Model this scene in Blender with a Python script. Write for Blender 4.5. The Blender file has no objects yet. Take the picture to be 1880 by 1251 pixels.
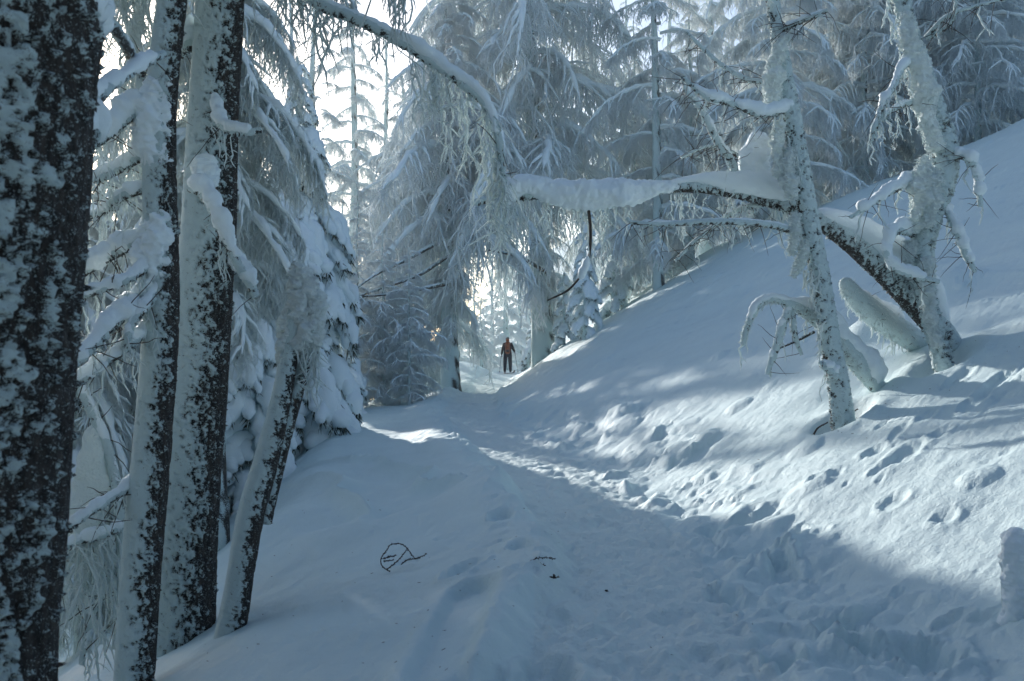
import bpy, math, random
import numpy as np
from math import radians, sin, cos, pi

SC = bpy.context.scene
COL = SC.collection
CAMZ = 1.65
F = 1828.0            # focal length in pixels of the 1880 wide photograph

# ------------------------------------------------------------------ camera, sky, sun, exposure
cam_d = bpy.data.cameras.new('camera')
cam_d.lens = 35.0; cam_d.sensor_width = 36.0
cam_d.clip_start = 0.05; cam_d.clip_end = 6000
cam_d.dof.use_dof = True; cam_d.dof.focus_distance = 12.0; cam_d.dof.aperture_fstop = 4.0
cam = bpy.data.objects.new('camera', cam_d); COL.objects.link(cam)
cam.location = (0, 0, CAMZ); cam.rotation_euler = (radians(90), 0, 0)
SC.camera = cam

SUN_AZ = -25.0        # degrees, left of the view axis (+Y)
SUN_EL = 16.0
wd = bpy.data.worlds.new('World'); SC.world = wd; wd.use_nodes = True
nt = wd.node_tree; nt.nodes.clear()
sky = nt.nodes.new('ShaderNodeTexSky'); sky.sky_type = 'NISHITA'; sky.sun_disc = False
sky.sun_elevation = radians(SUN_EL); sky.sun_rotation = radians(SUN_AZ)
sky.altitude = 1500; sky.air_density = 1.0; sky.dust_density = 3.0; sky.ozone_density = 1.3
bg = nt.nodes.new('ShaderNodeBackground'); bg.inputs['Strength'].default_value = 0.15
wo = nt.nodes.new('ShaderNodeOutputWorld')
nt.links.new(sky.outputs[0], bg.inputs['Color']); nt.links.new(bg.outputs[0], wo.inputs['Surface'])

sl = bpy.data.lights.new('sun', 'SUN'); sl.energy = 4.3; sl.angle = radians(0.9); sl.color = (1.0, 0.965, 0.92)
so = bpy.data.objects.new('sun', sl); COL.objects.link(so)
_a, _e = radians(SUN_AZ), radians(SUN_EL)
SUNV = (sin(_a)*cos(_e), cos(_a)*cos(_e), sin(_e))
import mathutils
so.rotation_euler = mathutils.Vector(SUNV).to_track_quat('Z', 'Y').to_euler()
so.location = (-20, 40, 30)
vs = SC.view_settings
vs.view_transform = 'Standard'; vs.look = 'None'; vs.exposure = 0.38; vs.gamma = 1.0; vs.use_curve_mapping = False
SC.render.engine = 'CYCLES'
cy = SC.cycles
cy.volume_bounces = 1; cy.max_bounces = 18; cy.diffuse_bounces = 16; cy.glossy_bounces = 2; cy.transmission_bounces = 12; cy.transparent_max_bounces = 4
cy.caustics_reflective = False; cy.caustics_refractive = False

# ------------------------------------------------------------------ noise
def _h(ix, iy, iz, seed):
    m = np.uint64(0xFFFFFFFF)
    h = (ix.astype(np.int64).astype(np.uint64)*np.uint64(374761393) + iy.astype(np.int64).astype(np.uint64)*np.uint64(668265263)
         + iz.astype(np.int64).astype(np.uint64)*np.uint64(2147483647) + np.uint64(seed*1274126177 & 0xFFFFFFFF)) & m
    h = ((h ^ (h >> np.uint64(13)))*np.uint64(1274126177)) & m
    h = ((h ^ (h >> np.uint64(16)))*np.uint64(2246822519)) & m
    h = h ^ (h >> np.uint64(15))
    return h.astype(np.float64)/4294967295.0
def n2(x, y, seed=0):
    x, y = np.broadcast_arrays(np.asarray(x, float), np.asarray(y, float))
    ix, iy = np.floor(x), np.floor(y); fx, fy = x-ix, y-iy
    fx = fx*fx*fx*(fx*(fx*6-15)+10); fy = fy*fy*fy*(fy*(fy*6-15)+10)
    z = np.zeros_like(ix)
    a = _h(ix, iy, z, seed); b = _h(ix+1, iy, z, seed); c = _h(ix, iy+1, z, seed); d = _h(ix+1, iy+1, z, seed)
    return ((a+(b-a)*fx)*(1-fy) + (c+(d-c)*fx)*fy)*2-1
def n3(p, seed=0):
    i = np.floor(p); f = p-i; f = f*f*f*(f*(f*6-15)+10)
    r = 0
    for dx in (0, 1):
        for dy in (0, 1):
            for dz in (0, 1):
                w = (f[..., 0] if dx else 1-f[..., 0])*(f[..., 1] if dy else 1-f[..., 1])*(f[..., 2] if dz else 1-f[..., 2])
                r = r + w*_h(i[..., 0]+dx, i[..., 1]+dy, i[..., 2]+dz, seed)
    return r*2-1
def fb2(x, y, oct=4, seed=0, g=.5):
    r = 0; a = 1
    for k in range(oct):
        r = r + a*n2(x*2**k+k*7.3, y*2**k-k*3.1, seed+k); a *= g
    return r
def fb3(p, oct=3, seed=0, g=.5):
    r = 0; a = 1
    for k in range(oct):
        r = r + a*n3(p*2**k+k*5.7, seed+k); a *= g
    return r
def bumps(x, y, cell, seed, keep=.6):
    """rounded lumps: union of hemispheres of random size (cell units), 0..1"""
    x = x/cell; y = y/cell
    ix, iy = np.floor(x), np.floor(y); best = np.zeros_like(x)
    for dx in (-1, 0, 1):
        for dy in (-1, 0, 1):
            jx, jy = ix+dx, iy+dy; z = np.zeros_like(jx)
            cx = jx+_h(jx, jy, z, seed); cy_ = jy+_h(jx, jy, z+1, seed)
            r = .25+.6*_h(jx, jy, z+2, seed)
            r = r*(_h(jx, jy, z+3, seed) < keep)
            q = 1-((x-cx)**2+(y-cy_)**2)/np.maximum(r, 1e-3)**2
            q = np.maximum(q, 0); best = np.maximum(best, q*(1.6-.6*q)*r)
    return best
def sst(a, b, x):
    t = np.clip((x-a)/(b-a), 0, 1); return t*t*(3-2*t)

# ------------------------------------------------------------------ mesh helpers
class Geo:
    def __init__(s): s.v = []; s.f = []; s.m = []; s.a = []; s.n = 0
    def add(s, v, f, mi=0, a=None):
        v = np.asarray(v, float).reshape(-1, 3); f = np.asarray(f, np.int64).reshape(-1, 4)
        s.v.append(v); s.f.append(f+s.n); s.m.append(np.full(len(f), mi)); s.n += len(v)
        s.a.append(np.zeros(len(v)) if a is None else np.asarray(a, float).ravel())
    def mesh(s, name, mats):
        v = np.concatenate(s.v); f = np.concatenate(s.f); m = np.concatenate(s.m)
        me = bpy.data.meshes.new(name)
        me.vertices.add(len(v)); me.vertices.foreach_set('co', v.astype(np.float32).ravel())
        me.loops.add(len(f)*4); me.loops.foreach_set('vertex_index', f.astype(np.int32).ravel())
        me.polygons.add(len(f)); me.polygons.foreach_set('loop_start', np.arange(0, len(f)*4, 4, dtype=np.int32))
        me.polygons.foreach_set('material_index', m.astype(np.int32))
        me.polygons.foreach_set('use_smooth', np.ones(len(f), bool))
        for q in mats: me.materials.append(q)
        at = me.attributes.new('snow', 'FLOAT', 'POINT'); at.data.foreach_set('value', np.concatenate(s.a).astype(np.float32))
        me.update(calc_edges=True)
        return me
def grid_faces(nr, nc, wrap):
    r = np.arange(nr-1)[:, None]; c = np.arange(nc if wrap else nc-1)[None, :]; c2 = (c+1) % nc
    return np.stack([r*nc+c, r*nc+c2, (r+1)*nc+c2, (r+1)*nc+c], -1).reshape(-1, 4)
def norm(v): return v/np.maximum(np.linalg.norm(v, axis=-1, keepdims=True), 1e-9)
def tubes(g, P, R, sides=3, mi=0, rng=None):
    """N tapered tubes at once, P (N,K,3), R (N,K)"""
    P = np.asarray(P, float); R = np.asarray(R, float); N, K, _ = P.shape
    T = norm(np.gradient(P, axis=1)); mt = np.abs(T.mean(1))
    ref = np.zeros((N, 3)); ref[np.arange(N), mt.argmin(1)] = 1
    A = norm(np.cross(T, ref[:, None, :])); B = np.cross(T, A)
    th = np.arange(sides)*2*pi/sides
    if rng is not None: th = th[None, :]+rng.uniform(0, 6.28, (N, 1))
    else: th = np.tile(th, (N, 1))
    V = P[:, :, None, :]+R[:, :, None, None]*(np.cos(th)[:, None, :, None]*A[:, :, None, :]+np.sin(th)[:, None, :, None]*B[:, :, None, :])
    base = grid_faces(K, sides, True)
    f = (base[None]+(np.arange(N)*K*sides)[:, None, None]).reshape(-1, 4)
    g.add(V, f, mi)
def spline(pts, n):
    """Catmull-Rom resample of control rows (any width), n rows equally spaced along length of xyz"""
    p = np.asarray(pts, float); q = np.vstack([2*p[0]-p[1], p, 2*p[-1]-p[-2]])
    out = []
    for i in range(len(p)-1):
        t = np.linspace(0, 1, 24, endpoint=False)[:, None]
        a, b, c, d = q[i], q[i+1], q[i+2], q[i+3]
        out.append(.5*((2*b)+(-a+c)*t+(2*a-5*b+4*c-d)*t*t+(-a+3*b-3*c+d)*t**3))
    out.append(p[-1:]); o = np.vstack(out)
    L = np.concatenate([[0], np.cumsum(np.linalg.norm(np.diff(o[:, :3], axis=0), axis=1))])
    s = np.linspace(0, L[-1], n)
    return np.stack([np.interp(s, L, o[:, k]) for k in range(o.shape[1])], 1), s
def frame(C):
    T = norm(np.gradient(C, axis=0))
    ref = np.array([0, 1.0, 0]) if np.abs(T[:, 1]).mean() < .7 else np.array([1.0, 0, 0])
    A = norm(np.cross(T, ref)); B = np.cross(A, T)
    return T, A, B

def obj(name, me, parent=None, loc=None, label=None, cat=None, group=None, kind=None):
    o = bpy.data.objects.new(name, me); COL.objects.link(o)
    if parent is not None: o.parent = parent
    if loc is not None: o.location = loc
    tag(o, label, cat, group, kind); return o
def tag(o, label=None, cat=None, group=None, kind=None):
    if label: o['label'] = label
    if cat: o['category'] = cat
    if group: o['group'] = group
    if kind: o['kind'] = kind
def pt(px, py, d):
    return np.array([(px-940)/F*d, d, CAMZ+(625.5-py)/F*d])

# ------------------------------------------------------------------ materials
def newmat(name):
    m = bpy.data.materials.new(name); m.use_nodes = True
    t = m.node_tree; t.nodes.clear()
    out = t.nodes.new('ShaderNodeOutputMaterial')
    return m, t, out
def nn(t, ty, **k):
    n = t.nodes.new(ty)
    for a, b in k.items():
        if a in n.inputs: n.inputs[a].default_value = b
        else: setattr(n, a, b)
    return n
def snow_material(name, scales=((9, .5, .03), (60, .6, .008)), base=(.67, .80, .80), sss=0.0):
    m, t, out = newmat(name)
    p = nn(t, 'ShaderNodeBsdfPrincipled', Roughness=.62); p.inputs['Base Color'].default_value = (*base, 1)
    p.inputs['Specular IOR Level'].default_value = .25
    if sss:
        p.inputs['Subsurface Weight'].default_value = sss; p.inputs['Subsurface Radius'].default_value = (.04, .05, .06)
        p.inputs['Subsurface Scale'].default_value = .5
    tc = nn(t, 'ShaderNodeNewGeometry')
    prev = None
    for sc_, st, di in scales:
        n = nn(t, 'ShaderNodeTexNoise', Scale=float(sc_), Detail=4.0, Roughness=.6)
        t.links.new(tc.outputs['Position'], n.inputs['Vector'])
        b = nn(t, 'ShaderNodeBump', Strength=st, Distance=di)
        t.links.new(n.outputs['Fac'], b.inputs['Height'])
        if prev: t.links.new(prev.outputs[0], b.inputs['Normal'])
        prev = b
    t.links.new(prev.outputs[0], p.inputs['Normal'])
    nc = nn(t, 'ShaderNodeTexNoise', Scale=1.3, Detail=5.0)
    t.links.new(tc.outputs['Position'], nc.inputs['Vector'])
    r = nn(t, 'ShaderNodeValToRGB'); r.color_ramp.elements[0].position = .3; r.color_ramp.elements[1].position = .7
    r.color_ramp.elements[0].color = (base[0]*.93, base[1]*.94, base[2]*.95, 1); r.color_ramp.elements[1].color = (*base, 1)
    t.links.new(nc.outputs['Fac'], r.inputs['Fac']); t.links.new(r.outputs[0], p.inputs['Base Color'])
    t.links.new(p.outputs[0], out.inputs['Surface'])
    return m
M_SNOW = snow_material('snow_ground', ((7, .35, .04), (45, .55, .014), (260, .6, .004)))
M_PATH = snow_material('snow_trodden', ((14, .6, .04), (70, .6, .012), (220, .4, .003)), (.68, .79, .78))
M_LOAD = snow_material('snow_load', ((12, .4, .03), (90, .5, .006)), (.84, .91, .92))

def frost_material(name, dark=.12, white=(.93, .97, .98), tr=.55, sc=9.0):
    m, t, out = newmat(name)
    tc = nn(t, 'ShaderNodeTexCoord')
    n = nn(t, 'ShaderNodeTexNoise', Scale=sc, Detail=5.0, Roughness=.7)
    t.links.new(tc.outputs['Object'], n.inputs['Vector'])
    r = nn(t, 'ShaderNodeValToRGB')
    e = r.color_ramp.elements
    e[0].position = dark+.14; e[0].color = (.16, .17, .17, 1)
    e[1].position = dark+.24; e[1].color = (*white, 1)
    t.links.new(n.outputs['Fac'], r.inputs['Fac'])
    d = nn(t, 'ShaderNodeBsdfDiffuse'); s = nn(t, 'ShaderNodeBsdfTranslucent')
    mx = nn(t, 'ShaderNodeMixShader'); mx.inputs[0].default_value = tr
    b = nn(t, 'ShaderNodeBump', Strength=.8, Distance=.02)
    n2_ = nn(t, 'ShaderNodeTexNoise', Scale=55.0, Detail=3.0)
    t.links.new(tc.outputs['Object'], n2_.inputs['Vector']); t.links.new(n2_.outputs['Fac'], b.inputs['Height'])
    for q in (d, s):
        t.links.new(r.outputs[0], q.inputs['Color']); t.links.new(b.outputs[0], q.inputs['Normal'])
    t.links.new(d.outputs[0], mx.inputs[1]); t.links.new(s.outputs[0], mx.inputs[2]); t.links.new(mx.outputs[0], out.inputs['Surface'])
    return m
M_FROST = frost_material('hoar_frost', .03)
M_FROSTW = frost_material('hoar_frost_thick', .02, white=(.82, .89, .88), tr=.3)
M_RIMEWOOD = frost_material('rimed_wood', .05, tr=.0)
def bark_material(name, snowy):
    """dark larch bark; where the mesh attribute snow is 1 it is covered by plastered snow"""
    m, t, out = newmat(name)
    tc = nn(t, 'ShaderNodeNewGeometry')
    mp = nn(t, 'ShaderNodeMapping'); mp.inputs['Scale'].default_value = (1, 1, .25)
    t.links.new(tc.outputs['Position'], mp.inputs['Vector'])
    n = nn(t, 'ShaderNodeTexNoise', Scale=38.0, Detail=6.0, Roughness=.65); t.links.new(mp.outputs[0], n.inputs['Vector'])
    r = nn(t, 'ShaderNodeValToRGB'); e = r.color_ramp.elements
    e[0].position = .35; e[0].color = (.008, .007, .006, 1); e[1].position = .68; e[1].color = (.06, .048, .04, 1)
    t.links.new(n.outputs['Fac'], r.inputs['Fac'])
    bp = nn(t, 'ShaderNodeBsdfPrincipled', Roughness=.9); bb = nn(t, 'ShaderNodeBump', Strength=1.0, Distance=.02)
    t.links.new(n.outputs['Fac'], bb.inputs['Height']); t.links.new(bb.outputs[0], bp.inputs['Normal']); t.links.new(r.outputs[0], bp.inputs['Base Color'])
    sp = nn(t, 'ShaderNodeBsdfPrincipled', Roughness=.7); sp.inputs['Base Color'].default_value = (.60, .72, .72, 1)
    ns = nn(t, 'ShaderNodeTexNoise', Scale=85.0, Detail=6.0, Roughness=.8); t.links.new(tc.outputs['Position'], ns.inputs['Vector'])
    sb = nn(t, 'ShaderNodeBump', Strength=.8, Distance=.015); t.links.new(ns.outputs['Fac'], sb.inputs['Height']); t.links.new(sb.outputs[0], sp.inputs['Normal'])
    at = nn(t, 'ShaderNodeAttribute', attribute_name='snow')
    ad = nn(t, 'ShaderNodeMath', operation='MULTIPLY_ADD'); ad.inputs[1].default_value = 3.2; ad.inputs[2].default_value = -1.6
    t.links.new(ns.outputs['Fac'], ad.inputs[0])
    a2 = nn(t, 'ShaderNodeMath', operation='ADD'); t.links.new(ad.outputs[0], a2.inputs[0]); t.links.new(at.outputs['Fac'], a2.inputs[1])
    mr = nn(t, 'ShaderNodeMapRange'); mr.inputs['From Min'].default_value = .36; mr.inputs['From Max'].default_value = .68
    t.links.new(a2.outputs[0], mr.inputs['Value'])
    mx = nn(t, 'ShaderNodeMixShader'); t.links.new(mr.outputs[0], mx.inputs[0]); t.links.new(bp.outputs[0], mx.inputs[1]); t.links.new(sp.outputs[0], mx.inputs[2])
    t.links.new(mx.outputs[0], out.inputs['Surface'])
    return m
M_BARK = bark_material('larch_bark_with_rime', True)
def plain(name, col, rough=.8, noise=0):
    m, t, out = newmat(name)
    p = nn(t, 'ShaderNodeBsdfPrincipled', Roughness=rough); p.inputs['Base Color'].default_value = (*col, 1)
    if noise:
        tc = nn(t, 'ShaderNodeTexCoord'); n = nn(t, 'ShaderNodeTexNoise', Scale=float(noise), Detail=4.0)
        t.links.new(tc.outputs['Object'], n.inputs['Vector'])
        r = nn(t, 'ShaderNodeValToRGB'); e = r.color_ramp.elements
        e[0].position = .35; e[1].position = .7
        e[0].color = (*[c*.6 for c in col], 1); e[1].color = (*[min(1, c*1.4) for c in col], 1)
        t.links.new(n.outputs['Fac'], r.inputs['Fac']); t.links.new(r.outputs[0], p.inputs['Base Color'])
        b = nn(t, 'ShaderNodeBump', Strength=.5, Distance=.01); t.links.new(n.outputs['Fac'], b.inputs['Height']); t.links.new(b.outputs[0], p.inputs['Normal'])
    t.links.new(p.outputs[0], out.inputs['Surface'])
    return m
M_TWIG = plain('twig_bark', (.05, .038, .03), .9, 30)
M_NEEDLE = plain('spruce_needles', (.035, .05, .03), .8, 12)
M_JACKET = plain('maroon_jacket_cloth', (.035, .012, .016), .8, 20)
M_TROUS = plain('navy_trouser_cloth', (.012, .018, .035), .85, 20)
M_ORANGE = plain('orange_pack_cloth', (.22, .05, .008), .6, 14)
M_HAT = plain('grey_wool_hat', (.06, .07, .08), .9, 40)
M_SKIN = plain('skin', (.45, .28, .2), .6, 0)
M_BLACK = plain('black_rubber', (.02, .02, .022), .6, 20)
M_METAL = plain('pole_metal', (.12, .12, .13), .4, 0)

# ------------------------------------------------------------------ terrain
PY = [-12, 0, 4.8, 6.35, 8, 11, 14.7, 22.3, 31.7, 40, 50, 60, 80, 200]
PX = [.4, .6, .69, .76, .84, .66, .08, -.98, -1.04, -.7, -.14, 1.2, 4, 4]
_fy = np.linspace(-12, 200, 2000); _fx = np.interp(_fy, PY, PX)
_k = np.hanning(25); _k /= _k.sum(); _fx = np.convolve(np.pad(_fx, 12, mode='edge'), _k, 'valid')
def path_x(y): return np.interp(y, _fy, _fx)
SLY = [-20, 0, 10, 20, 35, 60, 100, 400]
SLV = [.5, .5, .50, .58, .68, .66, .55, .45]
def base_h(x, y):
    x, y = np.broadcast_arrays(np.asarray(x, float), np.asarray(y, float))
    s = x-path_x(y); h = np.zeros_like(s)
    # right hillside
    s0 = .75+.55*sst(8.5, 5, y)-.35*sst(15, 30, y)
    k = np.interp(y, SLY, SLV)
    r = np.maximum(s-s0, 0)
    kk = sst(14, 30, y)*(k-.40)
    h = h+np.where(s > 0, k*(np.sqrt(r*r+.09)-.3)-kk*(np.sqrt(np.maximum(r-6, 0)**2+2.0)-1.414), 0)
    h = np.where(h > 24, 24+(h-24)*.03, h)
    # left shoulder falling into the valley
    l = np.maximum(-s-.5, 0)
    near = sst(10.5, 7.5, y)
    g_far = .05*l+.78*(np.sqrt(np.maximum(l-2.3, 0)**2+.25)-.5)
    g_near = .30*l+.25*np.maximum(l-3.5, 0)
    g = g_far*(1-near)+g_near*near
    h = h-np.minimum(g, 45+.001*g)
    # trodden berm on the left lip of the path, and the foreground mound
    berm = .17*np.exp(-((s+1.05)/.42)**2)*sst(60, 20, y)
    lip = np.interp(y, [3.5, 4.4, 5.2, 6.4, 7.4, 8.6, 10, 12], [-1.1, -.85, -.66, -.42, -.36, -.5, -.6, -.62])+.05*n2(y*1.7, 1.0, 12)+.03*n2(y*5, 1.0, 13)
    mound = (.22*sst(lip+.03, lip-.28, s)*sst(-4.2, -1.8, s))*sst(9.6+.9*np.maximum(s+2, 0), 8.9+.9*np.maximum(s+2, 0), y)
    h = h+berm*(1-near)+mound
    # hillock left of the skier, dip behind the lip of the path
    h = h+.85*np.exp(-(((x+2.5)/1.5)**2+((y-43)/3.5)**2))
    h = h-.28*np.exp(-(((x+1.6)/1.4)**2+((y-34)/2.0)**2))
    h = h+.10*np.exp(-(((x+2.6)/1.8)**2+((y-30)/2.0)**2))
    # snow boulder and drifts between the two right-hand trees
    for bx, by, bh, br in BOULD: h = h+bh*np.exp(-(((x-bx)**2+(y-by)**2)/br**2))
    off = sst(.5, 3, np.abs(s))
    h = h+16*sst(75, 170, y)*sst(-.12, .02, x/np.maximum(y, 5))*sst(.5, .2, x/np.maximum(y, 5))
    h = h+off*(.16*fb2(x/5, y/7, 3, 11)+.05*fb2(x/1.3, y/1.8, 2, 21))
    return h
BOULD = []
def on_ground(px, py, hf=None):
    hf = hf or base_h
    d = np.geomspace(2.5, 90, 6000); x = (px-940)/F*d; z = CAMZ+(625.5-py)/F*d
    below = z < hf(x, d); i = int(np.argmax(below)) if below.any() else len(d)-1
    return np.array([x[i], d[i], z[i]])
_b = on_ground(1590, 640); BOULD += [(_b[0], _b[1]+.2, .30, .38), (_b[0]+1.3, _b[1]+.9, .25, .5)]
def gh(x, y): return float(base_h(x, y))

# footprints and holes: photograph pixel, width m, length m, depth m
PITS = []
def pit(px, py, w, l, dep, rot=0.0):
    p = on_ground(px, py); PITS.append((p[0], p[1], w, l, dep, rot))
for q in [(1582, 1195, .13, .2, .2, .2), (1690, 1205, .16, .2, .16, .5), (1545, 1155, .12, .15, .14, 0), (1437, 1050, .1, .2, .12, 0),
          (1425, 1030, .1, .16, .12, 0), (1440, 1215, .1, .18, .14, 0), (1370, 1030, .1, .13, .1, 0), (1420, 1160, .1, .13, .08, 0),
          (1660, 1110, .1, .1, .05, 0), (1640, 920, .12, .1, .06, 1), (1735, 952, .08, .08, .05, 1), (1604, 828, .11, .09, .07, .6),
          (1660, 838, .22, .12, .08, .7), (1620, 860, .1, .07, .06, .6), (1608, 870, .06, .05, .05, 0), (1725, 800, .1, .08, .06, .6),
          (1500, 880, .12, .06, .05, .7), (1535, 870, .1, .05, .04, .7), (1700, 770, .1, .08, .05, .6), (1830, 705, .25, .1, .09, .7),
          (1865, 720, .2, .15, .08, .4), (1790, 740, .2, .1, .07, .7), (1765, 690, .14, .1, .06, .6), (1745, 705, .1, .1, .06, 0),
          (1650, 795, .15, .07, .05, .7), (1620, 780, .1, .06, .05, .7), (1463, 975, .08, .1, .06, 0), (1510, 975, .06, .08, .04, 0),
          (920, 950, .10, .16, .10, 0), (955, 1000, .10, .13, .07, 0), (910, 998, .12, .1, .05, 0), (850, 1045, .10, .22, .10, -.4),
          (815, 990, .07, .07, .03, 0), (965, 1040, .1, .12, .05, 0), (750, 1030, .1, .1, .04, 0),
          (1000, 1240, .14, .2, .14, -.2), (1030, 1140, .06, .2, .06, 0),
          (1100, 1180, .13, .2, .05, 0), (1240, 1130, .13, .2, .05, 0), (1180, 1050, .12, .2, .045, 0), (1110, 960, .12, .2, .05, 0),
          (1290, 1210, .13, .22, .06, .2), (1160, 1225, .13, .2, .05, 0), (1220, 1000, .12, .2, .04, 0), (1040, 905, .12, .2, .05, 0),
          (1330, 1090, .12, .15, .09, 0), (1375, 1110, .12, .15, .08, 0), (1300, 980, .1, .15, .08, 0), (1010, 860, .12, .2, .05, 0)]:
    pit(*q)
rg = np.random.default_rng(5)
for i in range(14):                       # scattered small prints and clump holes on the lit slope
    pit(rg.uniform(1400, 1880), rg.uniform(700, 930), rg.uniform(.03, .09), rg.uniform(.02, .06), rg.uniform(.010, .03), .6)
for i in range(16):
    pit(rg.uniform(1480, 1860), rg.uniform(1080, 1245), rg.uniform(.04, .10), rg.uniform(.04, .10), rg.uniform(.02, .07), 0)
for i in range(26):                       # boot marks down the middle of the path
    yy = 5+i*1.05; PITS.append((float(path_x(yy))+rg.uniform(-.33, .33), yy, .07, .14, rg.uniform(.025, .055), rg.uniform(-.3, .3)))
TR0 = on_ground(868, 1075); TR1 = on_ground(790, 1250)
TREEWELL = []
A_BASE = on_ground(1547, 770); B_BASE = on_ground(1731, 668)
for q in (A_BASE, B_BASE): TREEWELL.append((q[0], q[1], .35))

def full_h(x, y):
    h = base_h(x, y); s = x-path_x(y)
    fade = sst(70, 25, y)
    on = sst(.85, .55, np.abs(s))
    # trodden surface
    rough = fb2(x/.16, y/.22, 4, 31, .55)
    h = h+on*fade*(.020*rough+.009*fb2(x/.055, y/.07, 2, 45)+.013*bumps(x+.04*n2(x/.1,y/.1,42), y, .15, 41, .45)+.012*bumps(x, y, .07, 43, .4)-.02)
    # soft wind surface elsewhere
    h = h+(1-on)*fade*(.014*fb2(x/.35, y/.35, 3, 51)+.0045*fb2(x/.06, y/.06, 2, 55)-.012*bumps(x, y, .22, 57, .12))
    # tumbled debris on the right lip, widest half way up the path
    wz = .5+.2*n2(y*.9, 3.3, 61)+1.15*np.exp(-((y-13.5)/5.0)**2)+.6*sst(8, 5, y)
    dz = sst(.42, .7, s)*sst(wz+1.0, wz+.2, s)*fade
    dz = dz*(.45+.55*sst(-.35, .25, fb2(x/.9, y/1.1, 2, 63)))
    wx = x+.10*fb2(x/.3, y/.3, 2, 65); wy = y+.12*fb2(x/.3+9, y/.3, 2, 66)
    h = h+dz*(.30*bumps(wx, wy, .60, 71, .5)+.20*bumps(wx, wy, .27, 73, .45)+.10*bumps(wx, wy, .12, 75, .4)+.03*fb2(x/.18, y/.18, 3, 76)-.08)*.46
    # left lip: crumbly edge
    dl = sst(-.5, -.66, s)*sst(-1.15, -.85, s)*fade
    h = h+dl*(.25+.6*sst(8, 10, y))*(.20*bumps(wx, wy, .22, 77, .5)+.12*bumps(wx, wy, .10, 78, .5))*.45
    # wind terraces on the left bank behind the mound
    tb = sst(-.9, -1.3, s)*sst(-3.6, -2.2, s)*sst(8.6, 10, y)*sst(17, 12, y)
    ph = (s*1.0+.35*y+.35*fb2(x/1.2, y/1.2, 2, 81))*2.6
    h = h+tb*.09*(1-np.abs(np.sin(ph)))**2*2
    # drift ridges down the far right slope
    dr = sst(1.6, 4.5, s)*sst(80, 30, y)
    h = h+dr*.05*(1-np.abs(fb2((x*.8+y*.55)/.9, (y*.8-x*.5)/6.0, 3, 85)))**3
    # small lumps dotted on the hillside
    hl = sst(1.2, 2.2, s)*fade*(1-on)
    h = h+hl*.16*bumps(x, y, .26, 87, .05)*.45
    # trench down the foreground mound
    d = TR1-TR0; L2 = d[0]**2+d[1]**2
    t = ((x-TR0[0])*d[0]+(y-TR0[1])*d[1])/L2
    tc = np.clip(t, 0, 1.6); dist = np.hypot(x-(TR0[0]+tc*d[0]), y-(TR0[1]+tc*d[1]))
    h = h-.07*sst(.19, .09, dist)+.012*np.exp(-((dist-.22)/.05)**2)
    for bx, by, w, l, dep, rot in PITS:
        m = (np.abs(x-bx) < .8) & (np.abs(y-by) < .8)
        if not m.any(): continue
        dx = x[m]-bx; dy = y[m]-by; c, s_ = cos(rot), sin(rot)
        u = (dx*c+dy*s_)/w; v = (-dx*s_+dy*c)/l
        q = np.sqrt(u*u+v*v)+.18*n2(dx/.05+bx*9, dy/.05, 91)
        h[m] += -.5*dep*sst(1.15, .55, q)+.22*dep*np.exp(-((q-1.35)/.25)**2)
    for bx, by, r in TREEWELL:
        dd = np.hypot(x-bx, y-by)
        h = h-.10*sst(r, r*.4, dd)+.04*np.exp(-((dd-r*1.2)/.12)**2)
    return h

def build_ground():
    ys = np.concatenate([np.linspace(-14, 2.2, 36), np.geomspace(2.3, 62, 548), np.geomspace(63, 300, 60)])
    mi = np.linspace(-.57, .57, 578)
    ms = np.concatenate([-np.geomspace(2.6, .585, 46), mi, np.geomspace(.585, 2.6, 46)])
    Y, Mm = np.meshgrid(ys, ms, indexing='ij')
    X = Mm*np.maximum(Y, 3.2)
    Z = full_h(X.ravel(), Y.ravel()).reshape(X.shape)
    V = np.stack([X, Y, Z], -1)
    N = norm(np.cross(np.gradient(V, axis=1), np.gradient(V, axis=0))); N = np.where(N[..., 2:] < 0, -N, N)
    faces = grid_faces(len(ys), len(ms), False)
    faces = faces[:, [0, 1, 2, 3]]
    Vf = V.reshape(-1, 3); Nf = N.reshape(-1, 3)
    fc = Vf[faces].mean(1); s = fc[:, 0]-path_x(fc[:, 1])
    onp = (np.abs(s+.02*np.sin(fc[:, 1]*3)) < .62) & (fc[:, 1] < 75) & (fc[:, 1] > -12)
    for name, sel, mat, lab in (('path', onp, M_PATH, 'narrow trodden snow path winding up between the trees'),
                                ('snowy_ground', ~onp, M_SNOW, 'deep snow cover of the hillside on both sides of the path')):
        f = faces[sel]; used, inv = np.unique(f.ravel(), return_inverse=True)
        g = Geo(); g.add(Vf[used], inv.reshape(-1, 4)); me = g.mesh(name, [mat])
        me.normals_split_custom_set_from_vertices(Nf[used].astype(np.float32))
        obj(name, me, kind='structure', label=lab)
build_ground()

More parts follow.
